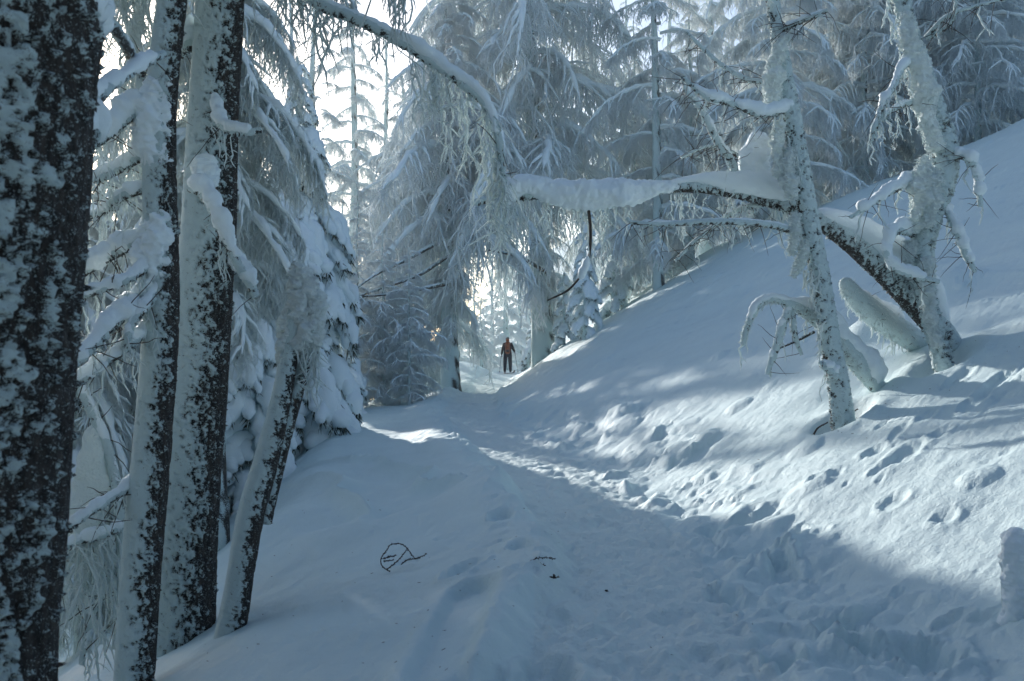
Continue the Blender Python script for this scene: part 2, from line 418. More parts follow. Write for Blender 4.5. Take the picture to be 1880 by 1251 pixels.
# ------------------------------------------------------------------ plastered trunks and limbs
def rime_tube(g, ctrl, n, sides, wind=(-.85, -.45, .25), cover=.1, clump=.02, thick=.012, bark=.010, seed=0, contrast=1.6, top=0.0, mi=0, fs=1.0):
    """ctrl rows x,y,z,r. Snow blown on the side facing wind, bark fissures elsewhere"""
    S, L = spline(ctrl, n); C = S[:, :3]; R = S[:, 3]
    T, A, B = frame(C)
    th = np.linspace(0, 2*pi, sides, endpoint=False)
    D = np.cos(th)[None, :, None]*A[:, None, :]+np.sin(th)[None, :, None]*B[:, None, :]
    P0 = C[:, None, :]+R[:, None, None]*D
    w = np.array(wind)/np.linalg.norm(wind)
    face = (D*w).sum(-1)
    cov = fb3(P0/(.045*fs)*np.array([1, 1, .6]), 4, seed+3, .85)
    big = n3(P0/.30, seed+9)
    q = face*contrast+cover+top*D[..., 2]+.95*cov+.30*big
    m = sst(-.75, .95, q)
    ang = np.stack([np.broadcast_to(th[None, :]*R.mean()/.030, cov.shape), np.broadcast_to(L[:, None]/.16, cov.shape), np.zeros_like(cov)], -1)
    # angular coordinate wraps on a circle
    ring = np.stack([np.cos(th)[None, :]*R.mean()/.028+0*L[:, None], np.sin(th)[None, :]*R.mean()/.028+0*L[:, None], L[:, None]/.14+0*th[None, :]], -1)
    fis = 1-np.abs(fb3(ring, 3, seed+17, .6))*1.4
    cl = np.clip(.5+.62*fb3(P0/(.026*fs), 3, seed+23, .65), 0, 1.4)
    mm = m; m = sst(.25, .6, m)
    disp = (1-m)*(-bark*np.clip(fis, 0, 1)**2)+m*(thick*(.4+.8*np.clip(q, 0, 1.6))+clump*cl*sst(1.9, .2, q))
    V = P0+disp[..., None]*D
    m = .13+.87*mm
    g.add(V, grid_faces(n, sides, True), mi, m)
    # closed ends
    for row, cc in ((0, C[0]), (n-1, C[-1])):
        k = V[row]; cen = np.tile(k.mean(0), (sides, 1)); f = np.array([[i, (i+1) % sides, (i+1) % sides+sides, i+sides] for i in range(sides)])
        g.add(np.vstack([k, cen]), f, mi, np.concatenate([m[row], m[row]]))
def snow_sausage(g, ctrl, n=60, sides=24, amp=.15, seed=0, mi=0, squash=1.0, fall=0.0, rough=0.0):
    """ctrl rows x,y,z,r : rounded snow body with blunt ends"""
    S, L = spline(ctrl, n); C = S[:, :3]; R = S[:, 3].copy()
    t = L/L[-1]; e = max(.5*R.mean(), .02)/L[-1]*1.6
    R *= np.sqrt(np.clip(1-np.clip(1-t/e, 0, 1)**2, 0, 1))*np.sqrt(np.clip(1-np.clip(1-(1-t)/e, 0, 1)**2, 0, 1))+.02
    T, A, B = frame(C)
    th = np.linspace(0, 2*pi, sides, endpoint=False)
    D = np.cos(th)[None, :, None]*A[:, None, :]+np.sin(th)[None, :, None]*B[:, None, :]
    P0 = C[:, None, :]+R[:, None, None]*D
    sc = max(R.mean(), .02)
    nz = fb3(P0/(sc*1.6), 3, seed, .45)
    low = np.clip(-D[..., 2], 0, 1)
    rr = R[:, None]*(1+amp*nz-.25*low*(squash)+fall*low*np.abs(n3(P0/(sc*.6), seed+5)))
    if rough: rr = rr+rough*sc*fb3(P0/(sc*.42), 3, seed+31, .65)
    V = C[:, None, :]+rr[..., None]*D
    g.add(V, grid_faces(n, sides, True), mi, np.ones(V.shape[:2]))
def spikes(g, ctrl, n, rng, l0=.015, l1=.06, rad=.004, mi=0, bias=(0, 0, 0)):
    """feathery hoar needles standing out of a limb"""
    S, L = spline(ctrl, 300); T, A, B = frame(S[:, :3]); i = rng.integers(2, 298, n); th = rng.uniform(0, 2*pi, n)
    D = np.cos(th)[:, None]*A[i]+np.sin(th)[:, None]*B[i]; D2_ = norm(D+rng.normal(0, .35, D.shape)+np.array(bias))
    p = S[i, :3]+D*S[i, 3][:, None]*.98; q = np.linspace(0, 1, 3)[None, :, None]; ln = rng.uniform(l0, l1, n)[:, None]
    tubes(g, p[:, None]+(D2_*ln)[:, None]*q, rad*np.array([[1.3, 1, .25]])*rng.uniform(.6, 1.4, (n, 1)), 3, mi, rng)
def fringe(g, starts, lens, rad, rng, mi=0, K=7, sides=5, shoots=2, sway=.12, drift=(0, 0, 0)):
    """frosted twigs hanging from start points"""
    P0 = np.asarray(starts, float); N = len(P0)
    if N == 0: return
    t = np.linspace(0, 1, K)[None, :, None]
    lens = np.asarray(lens, float)[:, None, None]
    d0 = rng.normal(0, 1, (N, 1, 3))*np.array([1, 1, 0])
    bend = rng.normal(0, 1, (N, 1, 3))*np.array([1, 1, 0])
    P = P0[:, None, :]+lens*(t*np.array([0, 0, -1.0])+sway*(d0*np.sqrt(t)*.9+bend*np.sin(t*pi*1.3)*.35)+np.array(drift)*t)
    P = P+rng.normal(0, .032, P.shape)*np.minimum(lens, .6)*(t > 0)
    R = rad*rng.uniform(.6, 1.25, (N, 1))*(.55+.55*np.sin(np.linspace(.25, 3.0, K))[None, :])*rng.uniform(.75, 1.25, (N, K)); R[:, -1] *= .35
    tubes(g, P, R, sides, mi, rng)
    for k in range(shoots):
        j = rng.integers(1, K-2, N); q = P[np.arange(N), j]
        sl_ = lens[:, 0, 0]*rng.uniform(.12, .38, N)
        a = rng.uniform(0, 2*pi, N); sp_ = rng.uniform(.4, 1.1, N); dv = np.stack([np.cos(a)*sp_, np.sin(a)*sp_, -np.ones(N)*rng.uniform(.3, 1, N)], 1)
        tt = np.linspace(0, 1, 4)[None, :, None]
        Q = q[:, None, :]+sl_[:, None, None]*(dv[:, None, :]*tt*np.array([1, 1, .75]))-np.array([0, 0, 1])*sl_[:, None, None]*.25*tt**2
        tubes(g, Q, rad*.75*rng.uniform(.6, 1.2, (N, 1))*np.array([[.7, 1, .8, .2]]), 3 if sides < 5 else 4, mi, rng)
def along(ctrl, n, rng, a=0.0, b=1.0):
    S, L = spline(ctrl, 200); i = (rng.uniform(a, b, n)*199).astype(int); return S[i, :3], S[i, 3]
def px_ctrl(rows):
    """rows px,py,dist,radius_px -> world x,y,z,r"""
    o = []
    for px, py, d, r in rows: o.append([*pt(px, py, d), r/F*d])
    return np.array(o)

# ------------------------------------------------------------------ bough library (shared meshes)
def larch_bough(seed, rise=.25, droop=.75, L=3.0, nside=15, dens=13, slen=.55, rad=.017, name='larch_bough', shoots=2, snow=1.0, frost=None, sway=.24):
    rng = np.random.default_rng(seed); g = Geo(); K = 14
    t = np.linspace(0, 1, K)
    ph = rng.uniform(0, 6.28)
    limb = np.stack([L*t*(1-.12*t*t*droop), .12*L*np.sin(t*2.4+ph)*t, L*(rise*t-droop*t**2.0)], 1)
    limb += rng.normal(0, .02, limb.shape)*t[:, None]
    curves = [limb]; rr = [np.interp(t, [0, 1], [.055, .012])]
    for i in range(nside):
        t0 = rng.uniform(.08, .98); k = t0*(K-1); i0 = min(int(k), K-2); p = limb[i0]+(limb[i0+1]-limb[i0])*(k-i0)
        dirv = norm(limb[i0+1]-limb[i0]); sgn = rng.choice([-1, 1])
        a = rng.uniform(.3, 1.3)*sgn
        hd = np.array([dirv[0]*cos(a)-dirv[1]*sin(a), dirv[0]*sin(a)+dirv[1]*cos(a), dirv[2]*.6+rng.uniform(-.1, .2)])
        ln = L*rng.uniform(.22, .42)*(1.1-.65*t0)
        q = np.linspace(0, 1, 8)[:, None]
        c = p+ln*hd*q-np.array([0, 0, 1])*ln*rng.uniform(.3, .8)*q**2
        c += rng.normal(0, .012, c.shape)*q
        curves.append(c); rr.append(np.interp(q[:, 0], [0, 1], [.02, .006]))
    for c, r in zip(curves, rr):
        tubes(g, c[None], (r*1.1)[None], 5, 1)
        # snow lying on top of the wood, broken into lumps
        w = r*1.3+snow*(.038 if len(c) == K else .012)
        cc = c.copy(); cc[:, 2] += r*.6+w*.45
        wj = w*rng.uniform(.35, 1.6, len(c)); wj[0] *= .5; wj[-1] = .004
        tubes(g, cc[None], wj[None], 6, 2, rng)
    starts = []; lens = []
    for c in curves:
        sl = np.linalg.norm(np.diff(c, axis=0), axis=1).sum(); n = max(3, int(sl*dens))
        u = rng.uniform(.04, 1, n)*(len(c)-1); i0 = np.minimum(u.astype(int), len(c)-2)
        p = c[i0]+(c[i0+1]-c[i0])*(u-i0)[:, None]
        starts.append(p+rng.normal(0, .015, p.shape)); ll = slen*rng.uniform(.25, 1.0, n)**1.2*rng.choice([1, 1, 1, 1.7], n)
        lens.append(ll)
    fringe(g, np.vstack(starts), np.concatenate(lens), rad, rng, 0, K=6, sides=3, shoots=shoots, sway=sway)
    # short stubby frost spurs in all directions for a fuzzy limb
    allp = np.vstack([c[1:] for c in curves]); n = len(allp)*2
    p = allp[rng.integers(0, len(allp), n)]; dv = norm(rng.normal(0, 1, (n, 3)))*rng.uniform(.06, .2, (n, 1)); q = np.linspace(0, 1, 3)[None, :, None]
    tubes(g, p[:, None]+dv[:, None]*q, rad*.6*np.array([[1, .8, .2]])*np.ones((n, 1)), 3, 0, rng)
    return g.mesh(name, [frost or M_FROST, M_TWIG if frost is M_NEEDLE else M_RIMEWOOD, M_LOAD])
def spruce_bough(seed, L=1.5, name='spruce_bough', green=1.0, fat=1.0):
    rng = np.random.default_rng(seed); g = Geo()
    t = np.linspace(0, 1, 8)
    dr = rng.uniform(.75, 1.1)
    limb = np.stack([L*t*(1-.28*t*t), .08*L*np.sin(3*t+seed), L*(.08*t-dr*t**1.7*.9)], 1)
    lobes = [(limb, .17*fat)]
    for i in range(9):
        t0 = .2+.72*(i+rng.uniform(0, .6))/9; k = t0*7; i0 = min(int(k), 6); p = limb[i0]+(limb[i0+1]-limb[i0])*(k-i0)
        a = rng.uniform(.5, 1.1)*(-1 if i % 2 else 1); ln = L*rng.uniform(.22, .36)*(1.15-.5*t0)
        d = np.array([cos(a), sin(a), 0]); q = np.linspace(0, 1, 5)[:, None]
        c = p+ln*d*q-np.array([0, 0, 1])*ln*rng.uniform(.7, 1.1)*q**1.6
        lobes.append((c, rng.uniform(.07, .12)*fat))
    for j, (c, r) in enumerate(lobes):
        tt = np.linspace(0, 1, len(c)); rr = r*(.55+.7*np.sin(np.clip(tt*2.6+.35, 0, pi)))
        cc = c.copy(); cc[:, 2] += rr*.35
        snow_sausage(g, np.column_stack([cc, rr]), n=16 if j else 24, sides=12 if j else 16, amp=.35, seed=seed*13+j, mi=2, squash=1.6, fall=.5)
        tubes(g, c[None], np.linspace(.025 if j == 0 else .012, .005, len(c))[None], 4, 1)
        # needle sprays under the snow
        n = int((90 if j == 0 else 54)*green)
        u = rng.uniform(.1, 1, n)*(len(c)-1); i0 = np.minimum(u.astype(int), len(c)-2); p = c[i0]+(c[i0+1]-c[i0])*(u-i0)[:, None]
        a = rng.uniform(0, 2*pi, n); dv = np.stack([np.cos(a)*.8+.3, np.sin(a)*.8, rng.uniform(-1.3, -.1, n)], 1)*(r*rng.uniform(.6, 1.25, n))[:, None]
        q = np.linspace(0, 1, 3)[None, :, None]; P = p[:, None]+dv[:, None]*q-np.array([0, 0, .06])*q**2
        tubes(g, P, .009*np.array([[.8, 1, .25]])*rng.uniform(.7, 1.4, (n, 1)), 3, 1 if False else 3, rng)
        fr = p[::2]; fringe(g, fr-np.array([0, 0, .02]), rng.uniform(.08, .26, len(fr)), .013, rng, 0, K=4, sides=3, shoots=1, sway=.3)
    return g.mesh(name, [M_FROSTW, M_TWIG, M_LOAD, M_NEEDLE])

LB_DROOP = [larch_bough(100+i, rise=.10+.06*(i % 3), droop=.56+.12*(i % 2), slen=.8, dens=13, rad=.0145, sway=.24, shoots=3) for i in range(5)]
LB_FLAT = [larch_bough(120+i, rise=.22, droop=.38, slen=.55, dens=14, rad=.0145, sway=.3, shoots=3) for i in range(4)]
LB_FINE = [larch_bough(140+i, rise=.15, droop=.42, slen=.55, dens=18, rad=.012, shoots=3, snow=.7) for i in range(3)]
LB_NEAR = [larch_bough(160+i, rise=.05, droop=.65, L=2.2, slen=.62, dens=26, rad=.0095, shoots=3, snow=.8, frost=M_FROSTW) for i in range(3)]
LB_DARK = [larch_bough(180+i, rise=.1, droop=.4, slen=.35, dens=26, rad=.03, shoots=2, snow=.3, frost=M_NEEDLE, name='dark_bough') for i in range(2)]
SB = [spruce_bough(200+i, fat=1.2) for i in range(5)]
SB_FAT = [spruce_bough(220+i, green=.4, fat=1.35) for i in range(3)]

def tree_trunk_mesh(seed, sides=16, n=90, lean=.0):
    g = Geo(); rng = np.random.default_rng(seed)
    z = np.linspace(-.05, 1, 9); w = np.cumsum(rng.normal(0, .004, (9, 2)), 0)
    ctrl = np.column_stack([w[:, 0]*10, w[:, 1]*10, z*10, np.interp(z, [-.05, .05, 1], [.26, .2, .012])])
    rime_tube(g, ctrl, n, sides, cover=.55, clump=.03, thick=.01, bark=.015, seed=seed, contrast=.9, fs=2.0)
    return g.mesh('frosted_trunk', [M_BARK])
TT = [tree_trunk_mesh(300+i) for i in range(4)]

def tree(name, label, x, y, H, lmax, nb, boughs, rng, group=None, cat='tree', prof='cone', z0=.12, girth=1.0, yaw=None, lean=(0, 0), base_z=None, bl=3.0, top=.98, maxb=1.0):
    z = gh(x, y)-.15 if base_z is None else base_z
    root = bpy.data.objects.new(name, None); COL.objects.link(root); root.location = (x, y, z); root.empty_display_size = .3
    tag(root, label, cat, group)
    root.rotation_euler = (radians(lean[1]), radians(lean[0]), 0)
    t = obj('trunk', TT[rng.integers(0, len(TT))], root); t.scale = (girth*H/10, girth*H/10, H/10)
    a = rng.uniform(0, 6.28)
    for i in range(nb):
        f = z0+(top-z0)*((i+rng.uniform(0, .9))/nb)**.9
        if prof == 'cone': ln = lmax*(1-f)**.75*rng.uniform(.7, 1.15)
        elif prof == 'column': ln = lmax*min(1, 2.2*(1-f))**.8*rng.uniform(.6, 1.15)
        ln = max(ln, .35)
        a += 2.4+rng.uniform(-.35, .35)
        b = obj('branch', boughs[rng.integers(0, len(boughs))], root)
        s = ln/bl
        zs = s*rng.uniform(.85, 1.2)
        b.scale = (s, s*rng.uniform(.85, 1.2), zs)
        b.location = (0, 0, f*H); b.rotation_euler = (0, rng.uniform(-.12, .12), a)
    return root
def skirt(root, H, n, lo, hi, l0, l1, boughs, rng, bl=3.0):
    for i in range(n):
        b = obj('branch', boughs[rng.integers(0, len(boughs))], root); s = rng.uniform(l0, l1)/bl
        b.scale = (s, s, s*rng.uniform(1.0, 1.5)); b.location = (0, 0, rng.uniform(lo, hi)*H); b.rotation_euler = (0, 0, rng.uniform(-2.0, 1.9) if H > 20 else rng.uniform(.9, 5.4))
def top_at(px, d, py):
    """height that brings the tree top to photograph row py"""
    return CAMZ+(625.5-py)/F*d-gh((px-940)/F*d, d)+.15
def at_px(px, d): return (px-940)/F*d, d

rng = np.random.default_rng(77)
LR = 'snow-laden conifers around the path'
# --- the big trees in the middle
x, y = at_px(1000, 34)
big = tree('larch_tree', 'huge frosted larch with long drooping boughs filling the upper middle', x, y, 21, 5.2, 62, LB_DROOP, rng, prof='column', z0=.26, girth=.85, lean=(-2.2, 0))
skirt(big, 21, 26, .07, .30, .8, 1.7, LB_DROOP, rng)
x, y = at_px(832, 32)
broad = tree('larch_tree', 'broad rime-covered larch with bare dark trunk foot left of the path bend', x, y, 14.5, 3.7, 60, LB_DROOP, rng, prof='column', z0=.34, girth=1.0)
skirt(broad, 13.5, 30, .15, .32, .7, 1.3, LB_DROOP, rng)
x, y = at_px(745, 36)
tree('larch_tree', 'twiggy larch half hidden directly left of the broad larch', x, y, 12, 3.0, 58, LB_FINE+LB_DROOP, rng, prof='column', z0=.10, base_z=gh(-1.8, y)-.8)
x, y = at_px(1076, 30)
tree('spruce_tree', 'small narrow spruce packed in smooth snow below the hanging snow roll', x, y, 4.3, 1.0, 30, SB_FAT, rng, prof='cone', z0=.08, bl=1.5, cat='spruce tree')
x, y = at_px(1010, 33)
tree('spruce_tree', 'shaded snowy young spruce at the foot of the huge larch', x+.45, y-.5, 2.6, .7, 18, SB_FAT+SB, rng, z0=.08, bl=1.5, cat='spruce tree')
x, y = at_px(1128, 33)
tree('spruce_tree', 'snow-smothered little spruce on the bank right of the huge larch', x, y, 4.6, 1.15, 28, SB_FAT, rng, z0=.06, bl=1.5, cat='spruce tree')
x, y = at_px(930, 57)
tree('larch_tree', 'sunlit hoary larch rising right behind the skier', x, y, 9, 2.0, 44, LB_FINE, rng, z0=.04)
x, y = at_px(992, 50)
tree('spruce_tree', 'low rounded sunlit spruce to the right of the skier', x, y, 3.6, 1.5, 26, SB, rng, z0=.05, bl=1.5, cat='spruce tree')
x, y = at_px(885, 54)
tree('larch_tree', 'low frosted shrubby larch just left of the skier', x, y, 4.2, 1.7, 30, LB_FINE, rng, z0=.05)
for px, d, H, lm, nb, lab in (
        (1165, 36, 10, 2.6, 54, 'low-boughed larch on the bank where the hillside meets the huge larch'),):
    x, y = at_px(px, d); tree('larch_tree', lab, x, y, H, lm, nb, LB_DROOP, rng, z0=.08, prof='column', girth=.7)
for px, d, H, lab in ((870, 66, 8, 'sunlit pale larch left of the skier, far back'), (905, 72, 10, 'sunlit pale larch just left of the one behind the skier'), (955, 68, 9, 'sunlit pale larch just right of the one behind the skier'),
        (975, 75, 12, 'sunlit pale larch far back above the rounded spruce'), (842, 74, 11, 'sunlit pale larch glimpsed past the foot of the broad larch')):
    x, y = at_px(px, d); tree('larch_tree', lab, x, y, H, 2.2, 44, LB_FINE, rng, z0=.03)
# --- laden spruce left
x, y = at_px(548, 19)
tree('spruce_tree', 'tall heavily laden spruce with dark green undersides behind the leaning forked tree', x, y, 8.8, 1.45, 96, SB, rng, z0=.05, prof='column', bl=1.5, cat='spruce tree', base_z=-1.7)
x, y = at_px(632, 23)
tree('spruce_tree', 'lower spruce with brown drooping skirts at the edge of the left bank', x, y, 4.2, 1.0, 40, SB, rng, z0=.04, bl=1.5, cat='spruce tree', base_z=-1.5)
x, y = at_px(455, 15.5)
tree('spruce_tree', 'blue-shaded spruce buried in snow between thick trunk and forked tree', x, y, 5.0, 1.3, 44, SB_FAT, rng, z0=.04, bl=1.5, cat='spruce tree')
x, y = at_px(500, 21)
tree('spruce_tree', 'snowy spruce half hidden behind the hanging larch curtain', x, y, 5.5, 1.2, 40, SB_FAT+SB, rng, z0=.04, bl=1.5, cat='spruce tree')
for px, d, py, lm, nb, lib, lab in ((600, 25.5, 432, 1.2, 50, 'S', 'short laden spruce squeezed against the right side of the tall laden spruce'), (655, 27, 420, 1.2, 56, 'L', 'low frosted larch at the lip of the left bank, nearest the laden spruces'),
        (706, 27.5, 425, 1.2, 56, 'L', 'low frosted larch at the lip of the left bank, middle of three'), (752, 27, 455, 1.0, 50, 'L', 'low frosted larch at the lip of the left bank, nearest the path'),
        (662, 31, 332, 1.3, 56, 'L', 'frosted larch added to block sun, standing behind the low larches on the left bank'), (405, 26, 262, 1.5, 70, 'S', 'tall snowy spruce added to block sun, peeping out on both sides of the thick upright trunk'),  # this larch and this spruce are added to block sun on the ground
        (378, 30, 240, 1.5, 70, 'S', 'second tall snowy spruce added to block sun, a little farther back behind the thick upright trunk')):  # added to block the last sun flecks at lower left
    x, y = at_px(px, d); tree('larch_tree' if lib == 'L' else 'spruce_tree', lab, x, y, top_at(px, d, py), lm, nb, LB_FINE+LB_FLAT if lib == 'L' else SB, rng, z0=.05, prof='column', girth=.6, bl=3.0 if lib == 'L' else 1.5, cat='tree' if lib == 'L' else 'spruce tree')
rng2 = np.random.default_rng(5)  # dense spruces added mostly out of sight to keep sun off mound and path
for px, py, lab in ((275, 235, 'snow-packed spruce added to block sun between slim trunk and thick trunk, nearest of the gap'), (408, 225, 'snow-packed spruce added to block sun, mostly behind the thick upright trunk, nearest of its background')):
    x, y = at_px(px, 22); tree('spruce_tree', lab, x, y, top_at(px, 22, py), 1.15, 120, SB+SB_FAT, rng2, z0=.25, prof='column', girth=.6, bl=1.5, cat='spruce tree')
# --- near left larches behind the trunks
x, y = at_px(405, 11.6)
tree('larch_tree', 'larch with curtains of frosted twigs right behind the thick trunk', x, y, 11.5, 1.25, 80, LB_NEAR, rng, prof='column', z0=.25, bl=2.2, girth=.6)
x, y = at_px(250, 15)
tree('larch_tree', 'frosted larch in the gap between the slim trunk and thick trunk', x, y, top_at(250, 15, 240), 1.6, 74, LB_NEAR, rng, prof='column', z0=.12, bl=2.2, girth=.6)
x, y = at_px(150, 13)
tree('larch_tree', 'low twiggy larch below the nearest trunk on the valley side', x, y, top_at(150, 13, 310), 1.6, 66, LB_NEAR, rng, prof='column', z0=.10, bl=2.2, girth=.6)
x, y = at_px(205, 21)
tree('spruce_tree', 'shaded spruce low in the gap between nearest trunk and slim trunk', x, y, top_at(205, 21, 235), 1.8, 64, SB, rng, z0=.05, prof='column', bl=1.5, cat='spruce tree')
x, y = at_px(60, 20)
tree('larch_tree', 'larch mostly hidden behind the nearest trunk', x, y, 13, 2.6, 50, LB_DROOP, rng, z0=.1, girth=.8)
x, y = at_px(305, 25)
tree('spruce_tree', 'dense laden spruce added to block sun in the gap between slim trunk and thick trunk', x, y, top_at(305, 25, 190), 2.3, 110, SB_FAT+SB, rng, z0=.2, bl=1.5, cat='spruce tree', prof='column')  # added to keep sun patches off the left mound
x, y = at_px(300, 27)
tree('larch_tree', 'larch deeper in the valley between slim trunk and thick trunk', x, y, top_at(300, 27, 180), 2.6, 46, LB_DROOP, rng, z0=.1, girth=.8)
x, y = at_px(540, 31)
tree('larch_tree', 'larch whose thin crown shows beside the top of the laden spruce', x, y, 15, 1.7, 44, LB_FINE, rng, z0=.1, girth=.8)
x, y = at_px(130, 34)
tree('spruce_tree', 'distant dark spruce on the valley side far left', x, y, top_at(130, 34, 330), 2.6, 60, SB, rng, z0=.05, bl=1.5, cat='spruce tree')
for px, d, py, lm, lib, lab in ((262, 17, 345, 1.3, 'S', 'small laden spruce right behind the dead branches of the slim trunk'), (118, 17, 400, 1.4, 'S', 'small laden spruce behind the nearest trunk, right side'), (330, 18, 250, 1.6, 'L', 'frosted larch right behind the upper part of the slim trunk'), (110, 25, 300, 2.2, 'L', 'larch low behind the right edge of the nearest trunk'),
        (380, 22, 120, 2.0, 'L', 'larch hidden for the most part by the thick upright trunk'), (20, 30, 60, 3.0, 'L', 'tall larch hidden by the nearest trunk'), (185, 29, 190, 2.2, 'S', 'blue-white spruce top in the gap right of the nearest trunk'),
        (275, 40, 200, 2.6, 'L', 'faint larch top far behind the slim trunk')):
    x, y = at_px(px, d)
    tree('larch_tree' if lib == 'L' else 'spruce_tree', lab, x, y, top_at(px, d, py), lm, 46, LB_DROOP if lib == 'L' else SB, rng, z0=.08, bl=3.0 if lib == 'L' else 1.5, girth=.8)
# --- backlit slender trees centre left
x, y = at_px(648, 40)
tree('larch_tree', 'slender backlit larch standing against the bright sky', x, y, 19.5, 2.5, 62, LB_FINE, rng, prof='column', z0=.1, girth=.7)
for i, (px, d, H, lab) in enumerate([(712, 41, 16, 'frosted larch just right of the slender backlit larch, lower than it'), (590, 36, 19, 'frosted larch rising behind the top of the laden spruce'), (702, 50, 14, 'thin pale larch between the slender backlit larch and the middle trees'),
                                     (600, 55, 15, 'faint pale larch low behind the slender backlit larch'),
                                     (770, 60, 17, 'pale larch deep behind the twiggy larch')]):
    x, y = at_px(px, d); tree('larch_tree', lab, x, y, H, 2.4, 40, LB_FINE, rng, z0=.08, girth=.7)
# --- right of the big larch, up the hillside
for px, d, H, lm, nb, lib, lab in [
        (1212, 31, 15, 2.3, 46, 'F', 'straight pale larch trunk between the huge larch and the hillside larches'),
        (1300, 42, 17, 3.6, 60, 'D', 'wide golden-white larch behind the arching dead trunk'),
        (1150, 50, 17, 2.6, 40, 'F', 'larch crown showing right over the huge larch'),
        (1395, 36, 13, 2.8, 50, 'D', 'frosted larch left of the upright near right tree'),
        (1495, 34, 13, 3.0, 60, 'D', 'blue-shaded larch with visible foot on the hill between the two near right trees'),
        (1560, 46, 17, 3.4, 56, 'D', 'larch above the hill edge left of the crooked tree'),
        (1640, 40, 15, 3.2, 56, 'D', 'larch with dark foot on the hill edge behind the crooked tree'),
        (1745, 38, 12, 3.0, 52, 'D', 'larch with low sweeping skirts right of the crooked tree'),
        (1850, 40, 12, 3.0, 50, 'S', 'darker snowy spruce in the upper right corner'),
        (1860, 33, 9, 2.8, 40, 'D', 'low larch boughs at the right edge over the slope'),
        (1430, 30, 11, 2.6, 56, 'F', 'fine-twigged larch just behind the upright near right tree'), (1590, 31, 11, 2.8, 60, 'F', 'lacy larch filling the space between the two near right trees'),
        (1700, 33, 11, 3.0, 60, 'F', 'lacy larch directly behind the crooked tree'), (1795, 30, 8.5, 2.6, 56, 'F', 'fine-twigged larch overhanging the slope right of the crooked tree'), (1270, 33, 10, 2.4, 50, 'F', 'lacy larch right of the straight pale trunk')]:
    x, y = at_px(px, d)
    if lib == 'S': tree('spruce_tree', lab, x, y, H, lm, nb+20, SB, rng, z0=.08, bl=1.5, cat='spruce tree')
    else: tree('larch_tree', lab, x, y, H, lm, nb, {'D': LB_DROOP, 'L': LB_FLAT, 'F': LB_FINE+LB_DROOP[:1]}[lib], rng, prof='column' if px in (1212, 1495, 1590, 1700, 1795, 1430) else 'cone', z0=.06, girth=.55 if lib == 'F' else .85)
GR = 'far trees on the right hillside'
for i in range(14):
    px = 1130+57*i+rng.uniform(-14, 14); d = rng.uniform(52, 84); x, y = at_px(px, d)
    tree('larch_tree', 'pale frosted tree filling the forest high on the right hillside', x, y, rng.uniform(13, 18), 2.8, 30, LB_DROOP if i % 3 else LB_FLAT, rng, z0=.06, group=GR, girth=.8)
GL = 'far trees in the valley on the left'
for i in range(12):
    px = 20+75*i+rng.uniform(-20, 20); d = rng.uniform(48, 75); x, y = at_px(px, d)
    tree('larch_tree', 'pale far tree standing down in the valley on the left', x, y, top_at(px, d, rng.uniform(260, 400)), 3.2, 32, LB_FLAT, rng, z0=.1, group=GL, girth=.8)

for x, y, H, lm, lab in [(-2.9, -3.4, 9, 2.2, 'unseen dark spruce added for shade, left behind the viewpoint'), (.9, -5.2, 10, 2.4, 'unseen dark spruce added for shade, straight behind the viewpoint'),  # unseen spruces added around the camera to cut light reaching the near trunks
        (4.9, -3.4, 9, 2.4, 'unseen dark spruce added for shade, right behind the viewpoint'), (-6.2, -.6, 12, 2.8, 'unseen dark spruce added for shade, beside the viewpoint on the valley side'), (-5.0, -6.5, 13, 3, 'unseen tall dark spruce added for shade behind the viewpoint, valley side'),
        (-6.8, 6.5, 12, 2.4, 'unseen dark spruce added for shade, outside the left edge next to the nearest trunk'), (-1.5, -9, 14, 3.2, 'unseen tall dark spruce added for shade, farther behind the viewpoint'), (8.5, -6, 14, 3.4, 'unseen tall dark spruce added for shade, up the slope behind the viewpoint'), (4.0, -9, 14, 3.4, 'unseen tall dark spruce added for shade behind the viewpoint, path side')]:
    tree('spruce_tree', lab, x, y, H, lm, 90, LB_DARK, rng, z0=.03, prof='cone', cat='spruce tree')

# ------------------------------------------------------------------ frosty air
HAZE = 0.0007
m, t, out = newmat('frosty_air')
pv = nn(t, 'ShaderNodeVolumePrincipled', Density=HAZE, Anisotropy=.55); pv.inputs['Color'].default_value = (.86, .94, 1, 1)
t.links.new(pv.outputs[0], out.inputs['Volume'])
zt = 46.0; bxs = [(-700, -60, -60), (700, -60, -60), (700, 320, -60), (-700, 320, -60)]
me = bpy.data.meshes.new('haze')
me.from_pydata([*bxs, *[(a, b, zt) for a, b, c in bxs]], [], [(0, 3, 2, 1), (4, 5, 6, 7), (0, 1, 5, 4), (1, 2, 6, 5), (2, 3, 7, 6), (3, 0, 4, 7)])
me.materials.append(m); obj('haze', me, kind='stuff', label='thin frosty air between the trees')

